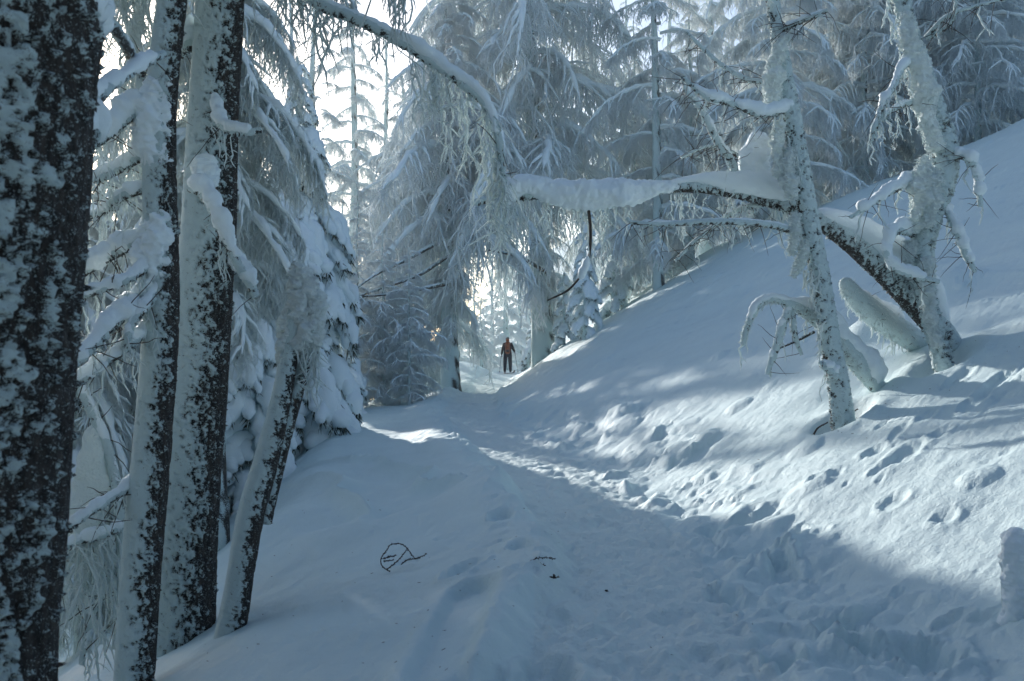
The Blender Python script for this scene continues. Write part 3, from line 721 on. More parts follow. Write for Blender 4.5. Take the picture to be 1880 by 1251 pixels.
# ------------------------------------------------------------------ hero things: builders
def empty(name, loc, label, cat, group=None):
    o = bpy.data.objects.new(name, None); COL.objects.link(o); o.location = loc; o.empty_display_size = .2; tag(o, label, cat, group); return o
def shift(g, loc):
    for v in g.v: v -= np.asarray(loc)[None, :]
def part(name, g, mats, root, parent=None, label=None):
    shift(g, root.location); return obj(name, g.mesh(name, mats), parent or root, label=label)
def limb(root, rows, rng, n=90, sides=14, load=1.0, hang=0, hlen=.25, hrad=.006, wind=(-.4, -.3, .9), cover=.6, seed=0, load_rows=None, twigs=0, name='branch', ldrop=1.0, label=None):
    """one branch (part) with its snow load as sub-part; rows px,py,dist,r_px"""
    c = px_ctrl(rows); g = Geo()
    rime_tube(g, c, n, sides, wind=wind, cover=cover, clump=.010, thick=.006, bark=.004, seed=seed, contrast=1.2, fs=.6)
    if hang:
        p, r = along(c, hang, rng, .08, 1.0); fringe(g, p-np.array([0, 0, 1])*r[:, None]*.5, hlen*rng.uniform(.25, 1.15, hang), hrad, rng, 1, K=8, sides=5, shoots=2, sway=.16)
    if twigs:
        p, r = along(c, twigs, rng, .1, 1.0)
        dv = rng.normal(0, 1, (twigs, 3))*np.array([1, .5, .7])+np.array([-.5, 0, -.2]); dv = norm(dv)*rng.uniform(.12, .38, (twigs, 1)); q = np.linspace(0, 1, 6)[None, :, None]
        P = p[:, None]+dv[:, None]*q-np.array([0, 0, 1])*q**2*rng.uniform(-.08, .16, (twigs, 1, 1))+rng.normal(0, .006, (twigs, 6, 3))*q
        tubes(g, P, .0035*np.array([[1.1, 1, .9, .8, .6, .3]])*np.ones((twigs, 1)), 4, 2, rng)
    b = part(name, g, [M_BARK, M_FROSTW, M_TWIG], root, label=label)
    if load > 0:
        g = Geo(); t = np.linspace(0, 1, len(c)); cc = c.copy()
        S, L = spline(c, 12); m = S.copy(); j = rng.uniform(.7, 1.35, 12)
        w = (S[:, 3]*1.05+.010)*load*j; m[:, 2] += S[:, 3]*.55+w*.35; m[:, 3] = w
        snow_sausage(g, m[:-1], n=max(60, n//2), sides=16, amp=.28, seed=seed+7, squash=.6, rough=.12)
        part('snow_load', g, [M_LOAD], root, b)
    return b

hr = np.random.default_rng(9)
for k, rws in enumerate(([(822, 470, 31.5, 4), (770, 505, 29.5, 3), (700, 530, 27.5, 2.2), (636, 552, 26, 1.2)], [(826, 520, 31.5, 4), (780, 530, 29, 3), (715, 541, 27.5, 2), (650, 546, 26.3, 1.2)],
                         [(815, 440, 31.5, 4), (745, 478, 29, 3), (690, 505, 27, 2), (648, 535, 26, 1)], [(1010, 500, 33, 4), (960, 470, 31, 3), (905, 455, 30, 1.5)])):
    limb(broad if k < 3 else big, rws, hr, n=70, sides=8, load=.5, hang=4, hlen=.3, hrad=.012, seed=30+k, twigs=18, cover=-.3, name='dead_branch')
# --- nearest trunk, left edge
D1 = 3.7
root = empty('larch_tree', tuple(pt(-20, 1251, D1)-np.array([0, 0, .9])), 'nearest thick dark trunk cut by the left edge with patchy rime', 'tree')
rows = px_ctrl([(-90, 1900, D1, 190), (-85, 1251, D1, 175), (-78, 1000, D1, 185), (-70, 700, D1, 193), (-60, 400, D1, 206), (-50, 150, D1, 212), (-40, -60, D1, 215), (-30, -500, D1, 205), (0, -1600, D1, 180)])
g = Geo(); rime_tube(g, rows, 760, 150, wind=(-.75, -.9, .25), cover=-.02, clump=.028, thick=.012, bark=.020, seed=501, contrast=1.35, fs=.85)
part('trunk', g, [M_BARK], root)
for rws, ld in (([(120, 20, D1, 26), (160, 55, D1+.1, 24), (172, 100, D1+.2, 14)], 1.3), ([(110, 270, D1, 22), (150, 250, D1+.3, 22), (160, 255, D1+.5, 14)], 1.2)):
    limb(root, rws, hr, n=40, sides=16, load=ld, seed=int(rws[0][1]))
limb(root, [(130, 55, D1, 10), (190, 40, D1+.8, 9), (215, 60, D1+1.2, 8), (245, 110, D1+2, 7), (250, 125, D1+2.4, 4)], hr, n=60, load=.6, seed=41)
limb(root, [(100, 200, D1, 14), (165, 182, D1+.8, 16), (215, 150, D1+1.4, 8), (270, 115, D1+2, 7), (300, 100, D1+2.4, 5)], hr, n=80, load=.9, seed=43, twigs=5)

# --- slim second trunk with its dead branches
D2 = 6.4
slim = root = empty('larch_tree', tuple(pt(250, 1330, D2)), 'slim trunk second from the left with many dead snow-capped branches', 'tree')
c2 = [(236, 1500, D2, 38), (250, 1251, D2, 33), (262, 1050, D2, 33), (285, 800, D2, 31), (299, 600, D2, 29), (300, 480, D2, 28), (296, 300, D2, 27), (300, 180, D2, 25), (312, 60, D2, 24), (322, -40, D2, 23), (345, -500, D2, 18)]
g = Geo(); rime_tube(g, px_ctrl(c2), 820, 72, cover=.1, clump=.016, thick=.014, bark=.012, seed=511, contrast=1.8, fs=.55)
part('trunk', g, [M_BARK], root)
g = Geo()     # drifts caught in the forks
for rws in ([(300, 130, D2-.02, 14), (288, 190, D2-.05, 28), (280, 250, D2-.05, 30), (290, 320, D2-.02, 20)], [(294, 380, D2-.02, 18), (284, 430, D2-.05, 32), (280, 490, D2-.05, 34), (288, 570, D2-.02, 20)]):
    snow_sausage(g, px_ctrl(rws), n=90, sides=44, amp=.3, seed=int(rws[0][1]), rough=.22)
part('snow_drift', g, [M_LOAD], root)
for i, (rws, ld, hg) in enumerate([
        ([(275, 195, D2, 12), (235, 215, D2-.1, 11), (195, 250, D2-.2, 9), (160, 272, D2-.3, 6)], 1.5, 6),
        ([(280, 275, D2, 10), (240, 300, D2, 8), (190, 325, D2, 7), (145, 335, D2, 4)], 1.4, 10),
        ([(275, 345, D2, 8), (225, 362, D2, 7), (190, 390, D2+.2, 6), (140, 405, D2+.2, 4)], 1.0, 12),
        ([(262, 440, D2, 10), (215, 465, D2, 9), (165, 495, D2, 8), (122, 525, D2, 5)], 1.5, 8),
        ([(290, 470, D2, 8), (250, 505, D2-.2, 7), (195, 530, D2-.3, 6), (115, 558, D2-.3, 5)], 1.1, 8),
        ([(295, 525, D2, 8), (268, 560, D2-.2, 8), (240, 600, D2-.3, 6), (228, 640, D2-.3, 4)], .8, 6),
        ([(275, 560, D2, 11), (215, 590, D2-.3, 10), (165, 640, D2-.5, 9), (118, 690, D2-.6, 6)], 1.4, 5),
        ([(280, 600, D2, 9), (210, 655, D2-.3, 8), (150, 700, D2-.4, 7), (110, 725, D2-.4, 5)], 1.0, 6),
        ([(285, 100, D2, 8), (262, 130, D2+.1, 7), (258, 200, D2+.1, 6), (265, 260, D2, 5)], .6, 0),
        ([(250, 890, D2, 8), (190, 925, D2-.2, 7), (140, 960, D2-.3, 6), (95, 1000, D2-.3, 4)], 1.0, 4)]):
    limb(root, rws, hr, n=90, sides=12, load=ld, hang=hg*2, hlen=.3, hrad=.005, seed=60+i, twigs=10)

# --- thick third trunk
D3 = 7.7
thick = root = empty('larch_tree', tuple(pt(340, 1172, D3)), 'thick upright larch trunk third from the left, snow plastered on its left face', 'tree')
c3 = [(333, 1290, D3, 66), (338, 1180, D3, 60), (342, 1120, D3, 53), (352, 900, D3, 51), (368, 700, D3, 50), (380, 500, D3, 48), (388, 400, D3, 46), (393, 250, D3, 43), (402, 100, D3, 41), (408, -40, D3, 40), (425, -700, D3, 34)]
g = Geo(); rime_tube(g, px_ctrl(c3), 820, 110, cover=.1, clump=.018, thick=.016, bark=.018, seed=521, contrast=1.7, fs=.6)
part('trunk', g, [M_BARK], root)
g = Geo()
snow_sausage(g, px_ctrl([(372, 285, D3-.22, 20), (378, 320, D3-.25, 28), (395, 345, D3-.24, 18)]), n=60, sides=34, amp=.3, seed=88, rough=.2)
part('snow_drift', g, [M_LOAD], root)
for i, (rws, ld, hg) in enumerate([
        ([(350, 345, D3-.3, 9), (375, 355, D3-.4, 10), (400, 400, D3-.5, 8), (425, 460, D3-.5, 7), (445, 500, D3-.5, 5)], 1.2, 8),
        ([(395, 180, D3-.2, 7), (405, 225, D3-.4, 7), (435, 245, D3-.5, 6), (480, 240, D3-.5, 4)], 1.0, 4),
        ([(350, 85, D3, 10), (335, 90, D3+.2, 14), (325, 100, D3+.2, 12)], 1.6, 0),
        ([(415, 470, D3, 8), (450, 505, D3-.2, 8), (470, 545, D3-.2, 6)], 1.2, 4),
        ([(430, -330, D3, 16.3), (500, -110, D3, 12.2), (570, -5, D3, 10.2), (640, 30, D3, 9.5), (700, 58, D3, 8.8), (740, 80, D3, 8.2), (800, 120, D3, 7.5), (850, 155, D3, 7.5), (890, 190, D3, 6.8), (912, 240, D3, 5.4), (922, 300, D3, 3.4), (926, 340, D3, 2.0)], 1.0, 0)]):
    b = limb(root, rws, hr, n=90 if i < 4 else 260, sides=14 if i < 4 else 22, load=ld, hang=hg, hlen=.3, hrad=.006, seed=80+i, twigs=4 if i < 4 else 10,
             label='long snowy bough reaching over the path from the top left' if i == 4 else None)
g = Geo(); p, r = along(px_ctrl([(760, 95, D3, 3), (850, 155, D3, 3), (890, 190, D3, 3), (926, 330, D3, 3)]), 46, hr)
fringe(g, p, hr.uniform(.15, .9, 46), .010, hr, 0, K=12, sides=5, shoots=4, sway=.07)
p, r = along(px_ctrl([(570, 0, D3, 3), (740, 82, D3, 3)]), 16, hr); fringe(g, p, hr.uniform(.08, .3, 16), .006, hr, 0, K=8, sides=5, shoots=2, sway=.2)
part('hanging_twig', g, [M_FROSTW], root, b)

def crown(root, x, y, zs, lens, angs):
    for z, ln, a in zip(zs, lens, angs):
        b = obj('branch', LB_NEAR[int(z*10) % 3], root); sc_ = ln/2.2; b.scale = (sc_, sc_, sc_); b.location = (x-root.location[0], y-root.location[1], z-root.location[2]); b.rotation_euler = (0, 0, a)
q = pt(322, -300, D2); crown(slim, q[0], q[1], [4.6, 4.9, 5.2, 4.5, 5.6], [1.5, 1.8, 1.6, 1.3, 2.0], [3.0, 2.2, .5, -2.6, 1.2])
q = pt(412, -300, D3); crown(thick, q[0], q[1], [5.0, 5.7, 5.2, 6.4], [1.1, 2.1, 1.5, 1.8], [.3, 2.7, -2.8, 1.6])
# --- leaning forked young tree
D4 = 7.0
root = empty('young_tree', tuple(pt(425, 1180, D4)), 'thin leaning forked tree topped with snow clumps right of the thick trunk', 'tree')
g = Geo(); rime_tube(g, px_ctrl([(412, 1260, D4, 30), (424, 1175, D4, 27), (440, 1080, D4, 23), (462, 950, D4, 23), (490, 850, D4, 21), (517, 740, D4, 17), (535, 640, D4, 14), (545, 560, D4, 12), (550, 500, D4, 8)]), 520, 48, cover=.15, clump=.012, thick=.010, bark=.007, seed=531, contrast=1.9, fs=.6)
part('trunk', g, [M_BARK], root)
g = Geo(); rime_tube(g, px_ctrl([(486, 960, D4+.1, 13), (500, 890, D4+.1, 15), (525, 790, D4+.1, 14), (550, 700, D4+.1, 13), (568, 620, D4+.1, 11), (578, 560, D4+.1, 8)]), 300, 36, cover=.1, clump=.012, thick=.010, bark=.006, seed=533, contrast=1.9, fs=.6)
part('trunk', g, [M_BARK], root)
g = Geo()
for rws in ([(540, 480, D4, 14), (552, 510, D4, 24), (562, 550, D4, 30), (560, 600, D4, 24), (548, 650, D4, 14)], [(575, 530, D4, 12), (582, 580, D4, 16), (578, 640, D4, 10)], [(530, 560, D4, 10), (524, 620, D4, 14), (522, 690, D4, 10)]):
    snow_sausage(g, px_ctrl(rws), n=80, sides=36, amp=.35, seed=int(rws[0][0]), fall=.4, rough=.3)
p, r = along(px_ctrl([(520, 560, D4, 3), (560, 600, D4, 3), (590, 640, D4, 3)]), 30, hr); fringe(g, p, hr.uniform(.08, .5, 30), .008, hr, 0, K=9, sides=5, shoots=3, sway=.12)
part('snow_load', g, [M_FROSTW], root)

# --- bowed dead sapling far left
D5 = 6.9
root = empty('dead_sapling', tuple(pt(222, 1180, D5)), 'bowed dead sapling draped with frost between nearest trunk and slim trunk', 'sapling')
limb(root, [(216, 1190, D5, 8), (225, 1080, D5, 8), (222, 960, D5, 8), (205, 850, D5, 7), (175, 770, D5, 7), (140, 700, D5, 6), (110, 690, D5, 3)], hr, n=160, load=.8, hang=20, hlen=.5, seed=91, twigs=26, name='trunk')
limb(root, [(222, 970, D5, 6), (180, 985, D5-.2, 6), (130, 1000, D5-.3, 5), (96, 1010, D5-.4, 4)], hr, n=60, load=1.1, hang=20, hlen=.8, hrad=.009, seed=93, twigs=8)
limb(root, [(216, 1040, D5, 5), (190, 1090, D5, 5), (160, 1160, D5, 4), (150, 1220, D5, 3)], hr, n=60, load=.8, hang=10, hlen=.4, hrad=.007, seed=94, twigs=8)
g = Geo()
snow_sausage(g, px_ctrl([(170, 780, D5, 12), (172, 830, D5, 22), (168, 890, D5, 30), (160, 950, D5, 38), (150, 1000, D5, 20)]), n=60, sides=26, amp=.3, seed=95, fall=.4)
fringe(g, pt(155, 960, D5)+hr.normal(0, .09, (34, 3)), hr.uniform(.2, .75, 34), .011, hr, 0, K=9, sides=5, shoots=3, sway=.10)
part('snow_load', g, [M_FROSTW], root)

# --- upright near right tree (A)
DA = float(A_BASE[1])
root = empty('larch_tree', tuple(A_BASE), 'upright frosted tree on the right slope nearest the path, bark showing at its foot', 'tree')
ca = [(1552, 810, DA, 23.2), (1546, 765, DA, 19.8), (1538, 700, DA, 17.2), (1526, 640, DA, 16.3), (1514, 560, DA, 15.5), (1500, 480, DA, 15.5), (1484, 400, DA, 15.5), (1471, 320, DA, 15.5), (1456, 230, DA, 14.6), (1440, 140, DA, 12.9), (1428, 60, DA, 10.3), (1418, 0, DA, 9.5), (1400, -260, DA, 6.9)]
g = Geo(); rime_tube(g, px_ctrl(ca), 760, 64, wind=(.15, -1, .1), cover=.02, clump=.018, thick=.010, bark=.010, seed=541, contrast=1.1, fs=.7)
part('trunk', g, [M_BARK], root)
g = Geo(); spikes(g, px_ctrl(ca), 1800, hr, .008, .035, .003, bias=(-.4, -.2, -.2))
for rws in ([(1440, 60, DA-.1, 5.8), (1425, 120, DA-.1, 14.4), (1418, 170, DA-.1, 15.8), (1415, 215, DA-.1, 5.8)], [(1432, 220, DA-.1, 7.2), (1425, 280, DA-.1, 13.0), (1440, 330, DA-.1, 10.1)], [(1450, 270, DA-.12, 10.1), (1448, 320, DA-.12, 14.4), (1455, 370, DA-.1, 8.6)], [(1462, 390, DA-.1, 7.2), (1458, 430, DA-.1, 10.1), (1452, 470, DA-.1, 4.3)], [(1478, 440, DA-.1, 5.8), (1470, 480, DA-.1, 8.6), (1455, 510, DA-.1, 3.6)]):
    snow_sausage(g, px_ctrl(rws), n=90, sides=40, amp=.45, seed=int(rws[0][1])+3, fall=.5, rough=.30); spikes(g, px_ctrl(rws), 320, hr, .01, .045, .0035, bias=(-.3, 0, -.3))
p, r = along(px_ctrl(ca)[3:], 60, hr); p[:, 0] -= hr.uniform(.02, .14, 60); p[:, 1] -= hr.uniform(-.05, .12, 60)
fringe(g, p, hr.uniform(.08, .35, 60), .011, hr, 0, K=8, sides=5, shoots=3, sway=.12)
part('rime_clump', g, [M_FROSTW], root)
for i, (rws, ld, hg) in enumerate([
        ([(1450, 200, DA, 6), (1400, 210, DA-.2, 6), (1340, 190, DA-.3, 5), (1300, 180, DA-.4, 4), (1255, 145, DA-.4, 3)], 1.4, 10),
        ([(1475, 430, DA, 6), (1400, 412, DA-.2, 5), (1300, 408, DA-.3, 5), (1230, 412, DA-.3, 4), (1165, 410, DA-.3, 3), (1150, 400, DA-.3, 2)], .6, 14),
        ([(1430, 60, DA, 5), (1470, 40, DA-.2, 4), (1520, 20, DA-.3, 3)], .8, 3),
        ([(1445, 140, DA, 4), (1385, 150, DA+.2, 4), (1325, 120, DA+.3, 3), (1260, 60, DA+.4, 2)], .5, 4),
        ([(1540, 700, DA, 5), (1532, 690, DA-.1, 7), (1512, 670, DA-.1, 6), (1505, 672, DA-.1, 4)], 1.0, 2)]):
    limb(root, rws, hr, n=110, sides=12, load=ld, hang=hg, hlen=.35, hrad=.007, seed=110+i, twigs=34 if i < 4 else 2)

# --- crooked near right tree (B)
DB = float(B_BASE[1])
root = empty('larch_tree', tuple(B_BASE), 'crooked frost-caked tree with a bulging bend, rightmost of the near trees', 'tree')
cb = [(1742, 720, DB, 16.3), (1731, 664, DB, 12.6), (1714, 600, DB, 12.6), (1698, 530, DB, 13.3), (1694, 460, DB, 14.8), (1708, 400, DB, 17.0), (1728, 340, DB, 19.2), (1736, 285, DB, 18.5), (1722, 225, DB, 17.0), (1700, 160, DB, 14.8), (1682, 100, DB, 12.6), (1664, 40, DB, 10.4), (1650, -40, DB, 9.6), (1630, -320, DB, 6.7)]
g = Geo(); rime_tube(g, px_ctrl(cb), 760, 70, wind=(-.4, -.9, .2), cover=.08, clump=.028, thick=.022, bark=.008, seed=551, contrast=1.25, fs=.8)
part('trunk', g, [M_BARK], root)
g = Geo(); spikes(g, px_ctrl(cb), 2200, hr, .01, .045, .0035, bias=(-.4, -.2, -.2))
for rws in ([(1660, 20, DB-.1, 10.1), (1672, 80, DB-.1, 18.7), (1690, 150, DB-.1, 20.2), (1705, 220, DB-.1, 17.3), (1720, 280, DB-.1, 14.4)], [(1700, 285, DB-.16, 10.1), (1695, 330, DB-.18, 18.7), (1690, 380, DB-.16, 17.3), (1680, 430, DB-.12, 11.5)],
            [(1715, 310, DB-.2, 11.5), (1712, 360, DB-.2, 15.8), (1700, 420, DB-.2, 10.1)], [(1675, 440, DB-.1, 8.6), (1668, 470, DB-.1, 10.1), (1662, 500, DB-.1, 4.3)], [(1700, 470, DB-.1, 11.5), (1705, 560, DB-.1, 11.5), (1722, 640, DB-.1, 7.2)]):
    snow_sausage(g, px_ctrl(rws), n=110, sides=44, amp=.4, seed=int(rws[0][1])+17, fall=.5, rough=.28); spikes(g, px_ctrl(rws), 420, hr, .01, .05, .004, bias=(-.3, 0, -.3))
p, r = along(px_ctrl(cb)[3:], 70, hr); p[:, 0] -= hr.uniform(-.02, .16, 70); p[:, 1] -= hr.uniform(-.05, .12, 70)
fringe(g, p, hr.uniform(.08, .3, 70), .012, hr, 0, K=8, sides=5, shoots=3, sway=.12)
part('rime_clump', g, [M_FROSTW], root)
for i, (rws, ld, hg) in enumerate([
        ([(1690, 130, DB, 5), (1660, 120, DB-.2, 5), (1640, 160, DB-.3, 5), (1620, 195, DB-.3, 5), (1608, 240, DB-.3, 3)], 1.0, 16),
        ([(1715, 210, DB, 5), (1670, 190, DB-.1, 4), (1610, 225, DB-.3, 4), (1604, 260, DB-.3, 3)], .7, 10),
        ([(1680, 430, DB, 7), (1645, 425, DB-.2, 7), (1628, 455, DB-.3, 6), (1640, 490, DB-.3, 6), (1680, 508, DB-.35, 5), (1725, 518, DB-.4, 3)], 1.3, 2),
        ([(1740, 290, DB, 6), (1775, 290, DB-.2, 6), (1795, 320, DB-.2, 6), (1800, 380, DB-.2, 3)], 1.3, 5),
        ([(1735, 380, DB, 4), (1755, 420, DB-.2, 5), (1775, 470, DB-.2, 6), (1790, 500, DB-.2, 3)], 1.2, 5),
        ([(1700, 70, DB, 4), (1740, 30, DB-.2, 3), (1800, 10, DB-.3, 2), (1860, -5, DB-.3, 1.5)], .3, 2),
        ([(1705, 70, DB, 4), (1745, 45, DB-.2, 3), (1755, 10, DB-.3, 2), (1750, -20, DB-.3, 2)], .3, 0),
        ([(1690, 330, DB, 5), (1640, 350, DB-.2, 5), (1600, 375, DB-.3, 4), (1560, 400, DB-.3, 2)], 1.6, 4)]):
    limb(root, rws, hr, n=80, sides=12, load=ld, hang=hg, hlen=.3, hrad=.009, seed=130+i, twigs=14)

# --- arching dead trunk over the path (C)
DC = DB+.35
root = empty('leaning_dead_tree', tuple(pt(1740, 640, DC)), 'dead trunk arching left from the crooked tree out over the path, carrying snow rolls', 'dead tree')
cc = [(1760, 670, DC, 22), (1725, 610, DC, 22), (1680, 560, DC-.05, 21), (1610, 490, DC-.1, 19), (1540, 430, DC-.1, 17), (1475, 392, DC-.1, 13), (1410, 368, DC-.1, 12), (1340, 352, DC-.1, 11), (1270, 345, DC-.1, 9), (1190, 350, DC-.1, 8), (1080, 358, DC-.1, 8), (980, 360, DC-.1, 7), (910, 367, DC-.1, 6), (868, 374, DC-.1, 4)]
g = Geo(); rime_tube(g, px_ctrl(cc), 760, 48, wind=(.1, -.5, 1), cover=.05, clump=.016, thick=.014, bark=.007, seed=561, contrast=1.3, fs=.7)
part('trunk', g, [M_BARK], root)
g = Geo(); snow_sausage(g, px_ctrl([(1740, 600, DC-.05, 8), (1700, 535, DC-.02, 30), (1640, 472, DC-.05, 34), (1575, 425, DC-.05, 28), (1515, 398, DC-.1, 16), (1490, 395, DC-.1, 6)]), n=90, sides=28, amp=.14, seed=571)
part('snow_load', g, [M_LOAD], root, label='long snow ridge on the lower part of the trunk')
dd = DC-.12
g = Geo(); snow_sausage(g, px_ctrl([(922, 378, dd, 16), (936, 352, dd, 22), (968, 340, dd, 21), (1000, 348, dd, 22), (1050, 357, dd, 24), (1100, 358, dd, 26), (1145, 355, dd, 26), (1172, 351, dd, 21), (1195, 347, dd, 15), (1222, 344, dd, 10), (1250, 341, dd, 7)]), n=150, sides=44, amp=.22, seed=575, squash=.2, rough=.12)
part('snow_load', g, [M_LOAD], root, label='fat smooth roll of snow near the tip, hanging over the path')
g = Geo()
snow_sausage(g, px_ctrl([(1225, 338, dd, 6), (1290, 330, dd, 12), (1345, 338, dd, 22), (1400, 345, dd, 30), (1450, 365, dd, 18)]), n=80, sides=30, amp=.14, seed=577)
snow_sausage(g, px_ctrl([(1385, 240, dd, 14), (1392, 270, dd, 26), (1385, 310, dd, 28), (1378, 350, dd, 20)]), n=80, sides=40, amp=.32, seed=581, rough=.08)
part('snow_load', g, [M_LOAD], root, label='lumpy snow mound with an upright hump left of the upright tree')
for i, (rws, ld, hg) in enumerate([
        ([(1350, 340, DC-.1, 7), (1345, 300, DC-.2, 6), (1320, 265, DC-.3, 6), (1285, 195, DC-.3, 5), (1262, 170, DC-.3, 4), (1254, 140, DC-.3, 4)], .7, 4),
        ([(1400, 360, DC-.1, 5), (1370, 300, DC, 4), (1310, 270, DC, 3), (1250, 290, DC, 2)], .3, 6),
        ([(1420, 370, DC-.1, 5), (1350, 390, DC, 4), (1280, 440, DC, 3), (1240, 480, DC, 2)], .5, 8)]):
    limb(root, rws, hr, n=100, sides=12, load=ld, hang=hg, hlen=.3, hrad=.006, seed=150+i, twigs=44)
g = Geo(); p, r = along(px_ctrl([(935, 372, dd, 2), (1000, 368, dd, 2), (1160, 378, dd, 2)]), 40, hr)
fringe(g, p, hr.uniform(.12, .68, 40), .0095, hr, 0, K=10, sides=5, shoots=3, sway=.10)
part('hanging_twig', g, [M_FROSTW], root, label='frost fingers under the snow roll'); g = Geo()
p, r = along(px_ctrl([(1230, 350, dd, 2), (1450, 385, dd, 2)]), 34, hr); fringe(g, p, hr.uniform(.08, .5, 34), .007, hr, 0, K=9, sides=5, shoots=3, sway=.14)
part('hanging_twig', g, [M_FROSTW], root)
g = Geo(); c = px_ctrl([(1080, 380, dd-.02, 3), (1084, 420, dd-.02, 2.8), (1083, 460, dd-.02, 2.5), (1075, 492, dd-.02, 2.2), (1060, 515, dd-.02, 2), (1040, 535, dd-.02, 2), (1005, 552, dd-.02, 1.2)])
S, L = spline(c, 60); tubes(g, S[None, :, :3], S[None, :, 3], 6, 0)
b = part('hanging_twig', g, [M_TWIG], root, label='dark bare twig dangling from the snow roll')
g = Geo(); snow_sausage(g, px_ctrl([(1080, 470, dd-.03, 3), (1074, 490, dd-.03, 8), (1068, 506, dd-.03, 7), (1064, 514, dd-.03, 3)]), n=24, sides=14, amp=.2, seed=3)
part('snow_load', g, [M_LOAD], root, b)
b_ = on_ground(1640, 600)
for nm, rws, ld, hg, lab, cat in (
        ('snow_covered_log', [(1700, 640, 11.3, 18), (1640, 600, 11.0, 22), (1602, 574, 10.8, 21), (1570, 545, 10.6, 17), (1552, 520, 10.5, 11), (1546, 512, 10.5, 3)], .5, 26, 'stubby fallen log under a smooth snow sleeve between the two near right trees', 'log'),
        ('bent_sapling', [(1615, 715, 10.6, 14), (1570, 660, 10.5, 17), (1522, 605, 10.4, 14), (1485, 575, 10.3, 12), (1455, 560, 10.2, 7), (1420, 550, 10.2, 5), (1395, 558, 10.2, 5), (1378, 585, 10.2, 4), (1368, 612, 10.2, 4), (1363, 635, 10.2, 2)], 1.0, 8, 'bent sapling arching left behind the upright tree with frost fingers at its tip', 'sapling')):
    root = empty(nm, tuple(pt(*rws[0][:3])), lab, cat)
    limb(root, rws, hr, n=160, sides=26, load=ld, hang=hg, hlen=.28, hrad=.009, seed=len(nm), twigs=7, cover=2.2 if 'log' in nm else 1.2, name='trunk')
    g = Geo(); spikes(g, px_ctrl(rws), 1200, hr, .01, .05, .004, bias=(-.4, 0, -.6)); part('hoar_needle', g, [M_FROSTW], root)
    if nm == 'bent_sapling':
        limb(root, [(1450, 565, 10.2, 5), (1436, 600, 10.2, 7), (1428, 630, 10.2, 6), (1418, 660, 10.2, 5), (1408, 688, 10.2, 2)], hr, n=70, load=.8, hang=8, hlen=.2, hrad=.007, seed=201, twigs=6, cover=.8)
        limb(root, [(1456, 570, 10.2, 3), (1458, 605, 10.2, 4), (1463, 630, 10.2, 3), (1472, 652, 10.2, 1.5)], hr, n=50, load=.6, hang=0, seed=203, twigs=2, cover=.8)
        limb(root, [(1495, 610, 10.3, 2.5), (1460, 628, 10.2, 2), (1425, 642, 10.2, 1.5)], hr, n=40, sides=8, load=0, seed=204, cover=-1.2)

# --- twigs on the snow
def twig(label, strokes, group=None, r=.003):
    base = on_ground(*strokes[0][0]); root = empty('larch_twig', tuple(base), label, 'twig', group)
    for st in strokes:
        g = Geo(); rows = []
        for (px, py) in st:
            p = pt(px, py, base[1]); rows.append([p[0], p[1], max(p[2], float(base_h(p[0], p[1]))-.0), r])
        S, L = spline(np.array(rows), max(30, int(40*len(st)))); tubes(g, S[None, :, :3], S[None, :, 3]*np.linspace(1.1, .6, len(S))[None], 5, 0)
        k = np.arange(2, len(S)-1, 5)
        q = np.linspace(0, 1, 3)[None, :, None]; dv = norm(hr.normal(0, 1, (len(k), 3)))*.011
        tubes(g, S[k, None, :3]+dv[:, None]*q, np.array([[.003, .0042, .002]])*np.ones((len(k), 1)), 4, 0, hr)
        part('twig', g, [M_TWIG], root)
TG = 'bare larch twigs poking from the snow'
twig('tangled looping larch twig, the largest on the left mound', [[(716, 1050), (702, 1040), (700, 1025), (712, 1008), (718, 1000), (735, 999), (748, 1008), (758, 1022), (764, 1027)],
      [(710, 1046), (730, 1030), (740, 1018), (748, 1008)], [(736, 1037), (748, 1028), (764, 1026), (784, 1017)], [(704, 1026), (716, 1022), (728, 1020)], [(704, 1031), (722, 1029)]], TG, .0036)
twig('thin curved twig lying near the path lip, right of the tangled one', [[(972, 1031), (985, 1026), (1000, 1024), (1018, 1027)], [(972, 1031), (988, 1035), (1002, 1039)]], TG, .0022)
twig('short knotty twig below the thin curved one', [[(1008, 1061), (1018, 1060), (1027, 1060)], [(1017, 1060), (1018, 1055)]], TG, .003)
twig('tiny dark twig fragment on the trodden path', [[(1112, 1086), (1116, 1090)]], TG, .003)
twig('dark broken root tip beside the foot of the upright tree', [[(1494, 798), (1502, 786), (1520, 776)], [(1540, 780), (1560, 776), (1575, 768)]], TG, .010)

g = Geo(); n = 230
lx = np.concatenate([hr.uniform(-2.6, 1.4, 120), hr.normal(A_BASE[0], .8, 60), hr.normal(B_BASE[0], .8, 50)]); ly = np.concatenate([4.6+6*hr.uniform(0, 1, 120)**1.4, hr.normal(A_BASE[1]-.3, .8, 60), hr.normal(B_BASE[1]-.3, .8, 50)])
lz = full_h(lx.copy(), ly.copy())+.002; P0 = np.stack([lx, ly, lz], 1); dv = norm(hr.normal(0, 1, (n, 3))*np.array([1, 1, .15]))*hr.uniform(.006, .028, (n, 1)); q = np.linspace(-.5, .5, 3)[None, :, None]
tubes(g, P0[:, None]+dv[:, None]*q, np.array([[.0008, .0016, .0007]])*hr.uniform(.7, 1.6, (n, 1)), 4, 0, hr)
obj('forest_litter', g.mesh('forest_litter', [M_TWIG]), kind='stuff', label='tiny bits of bark and needles lying scattered on the snow')
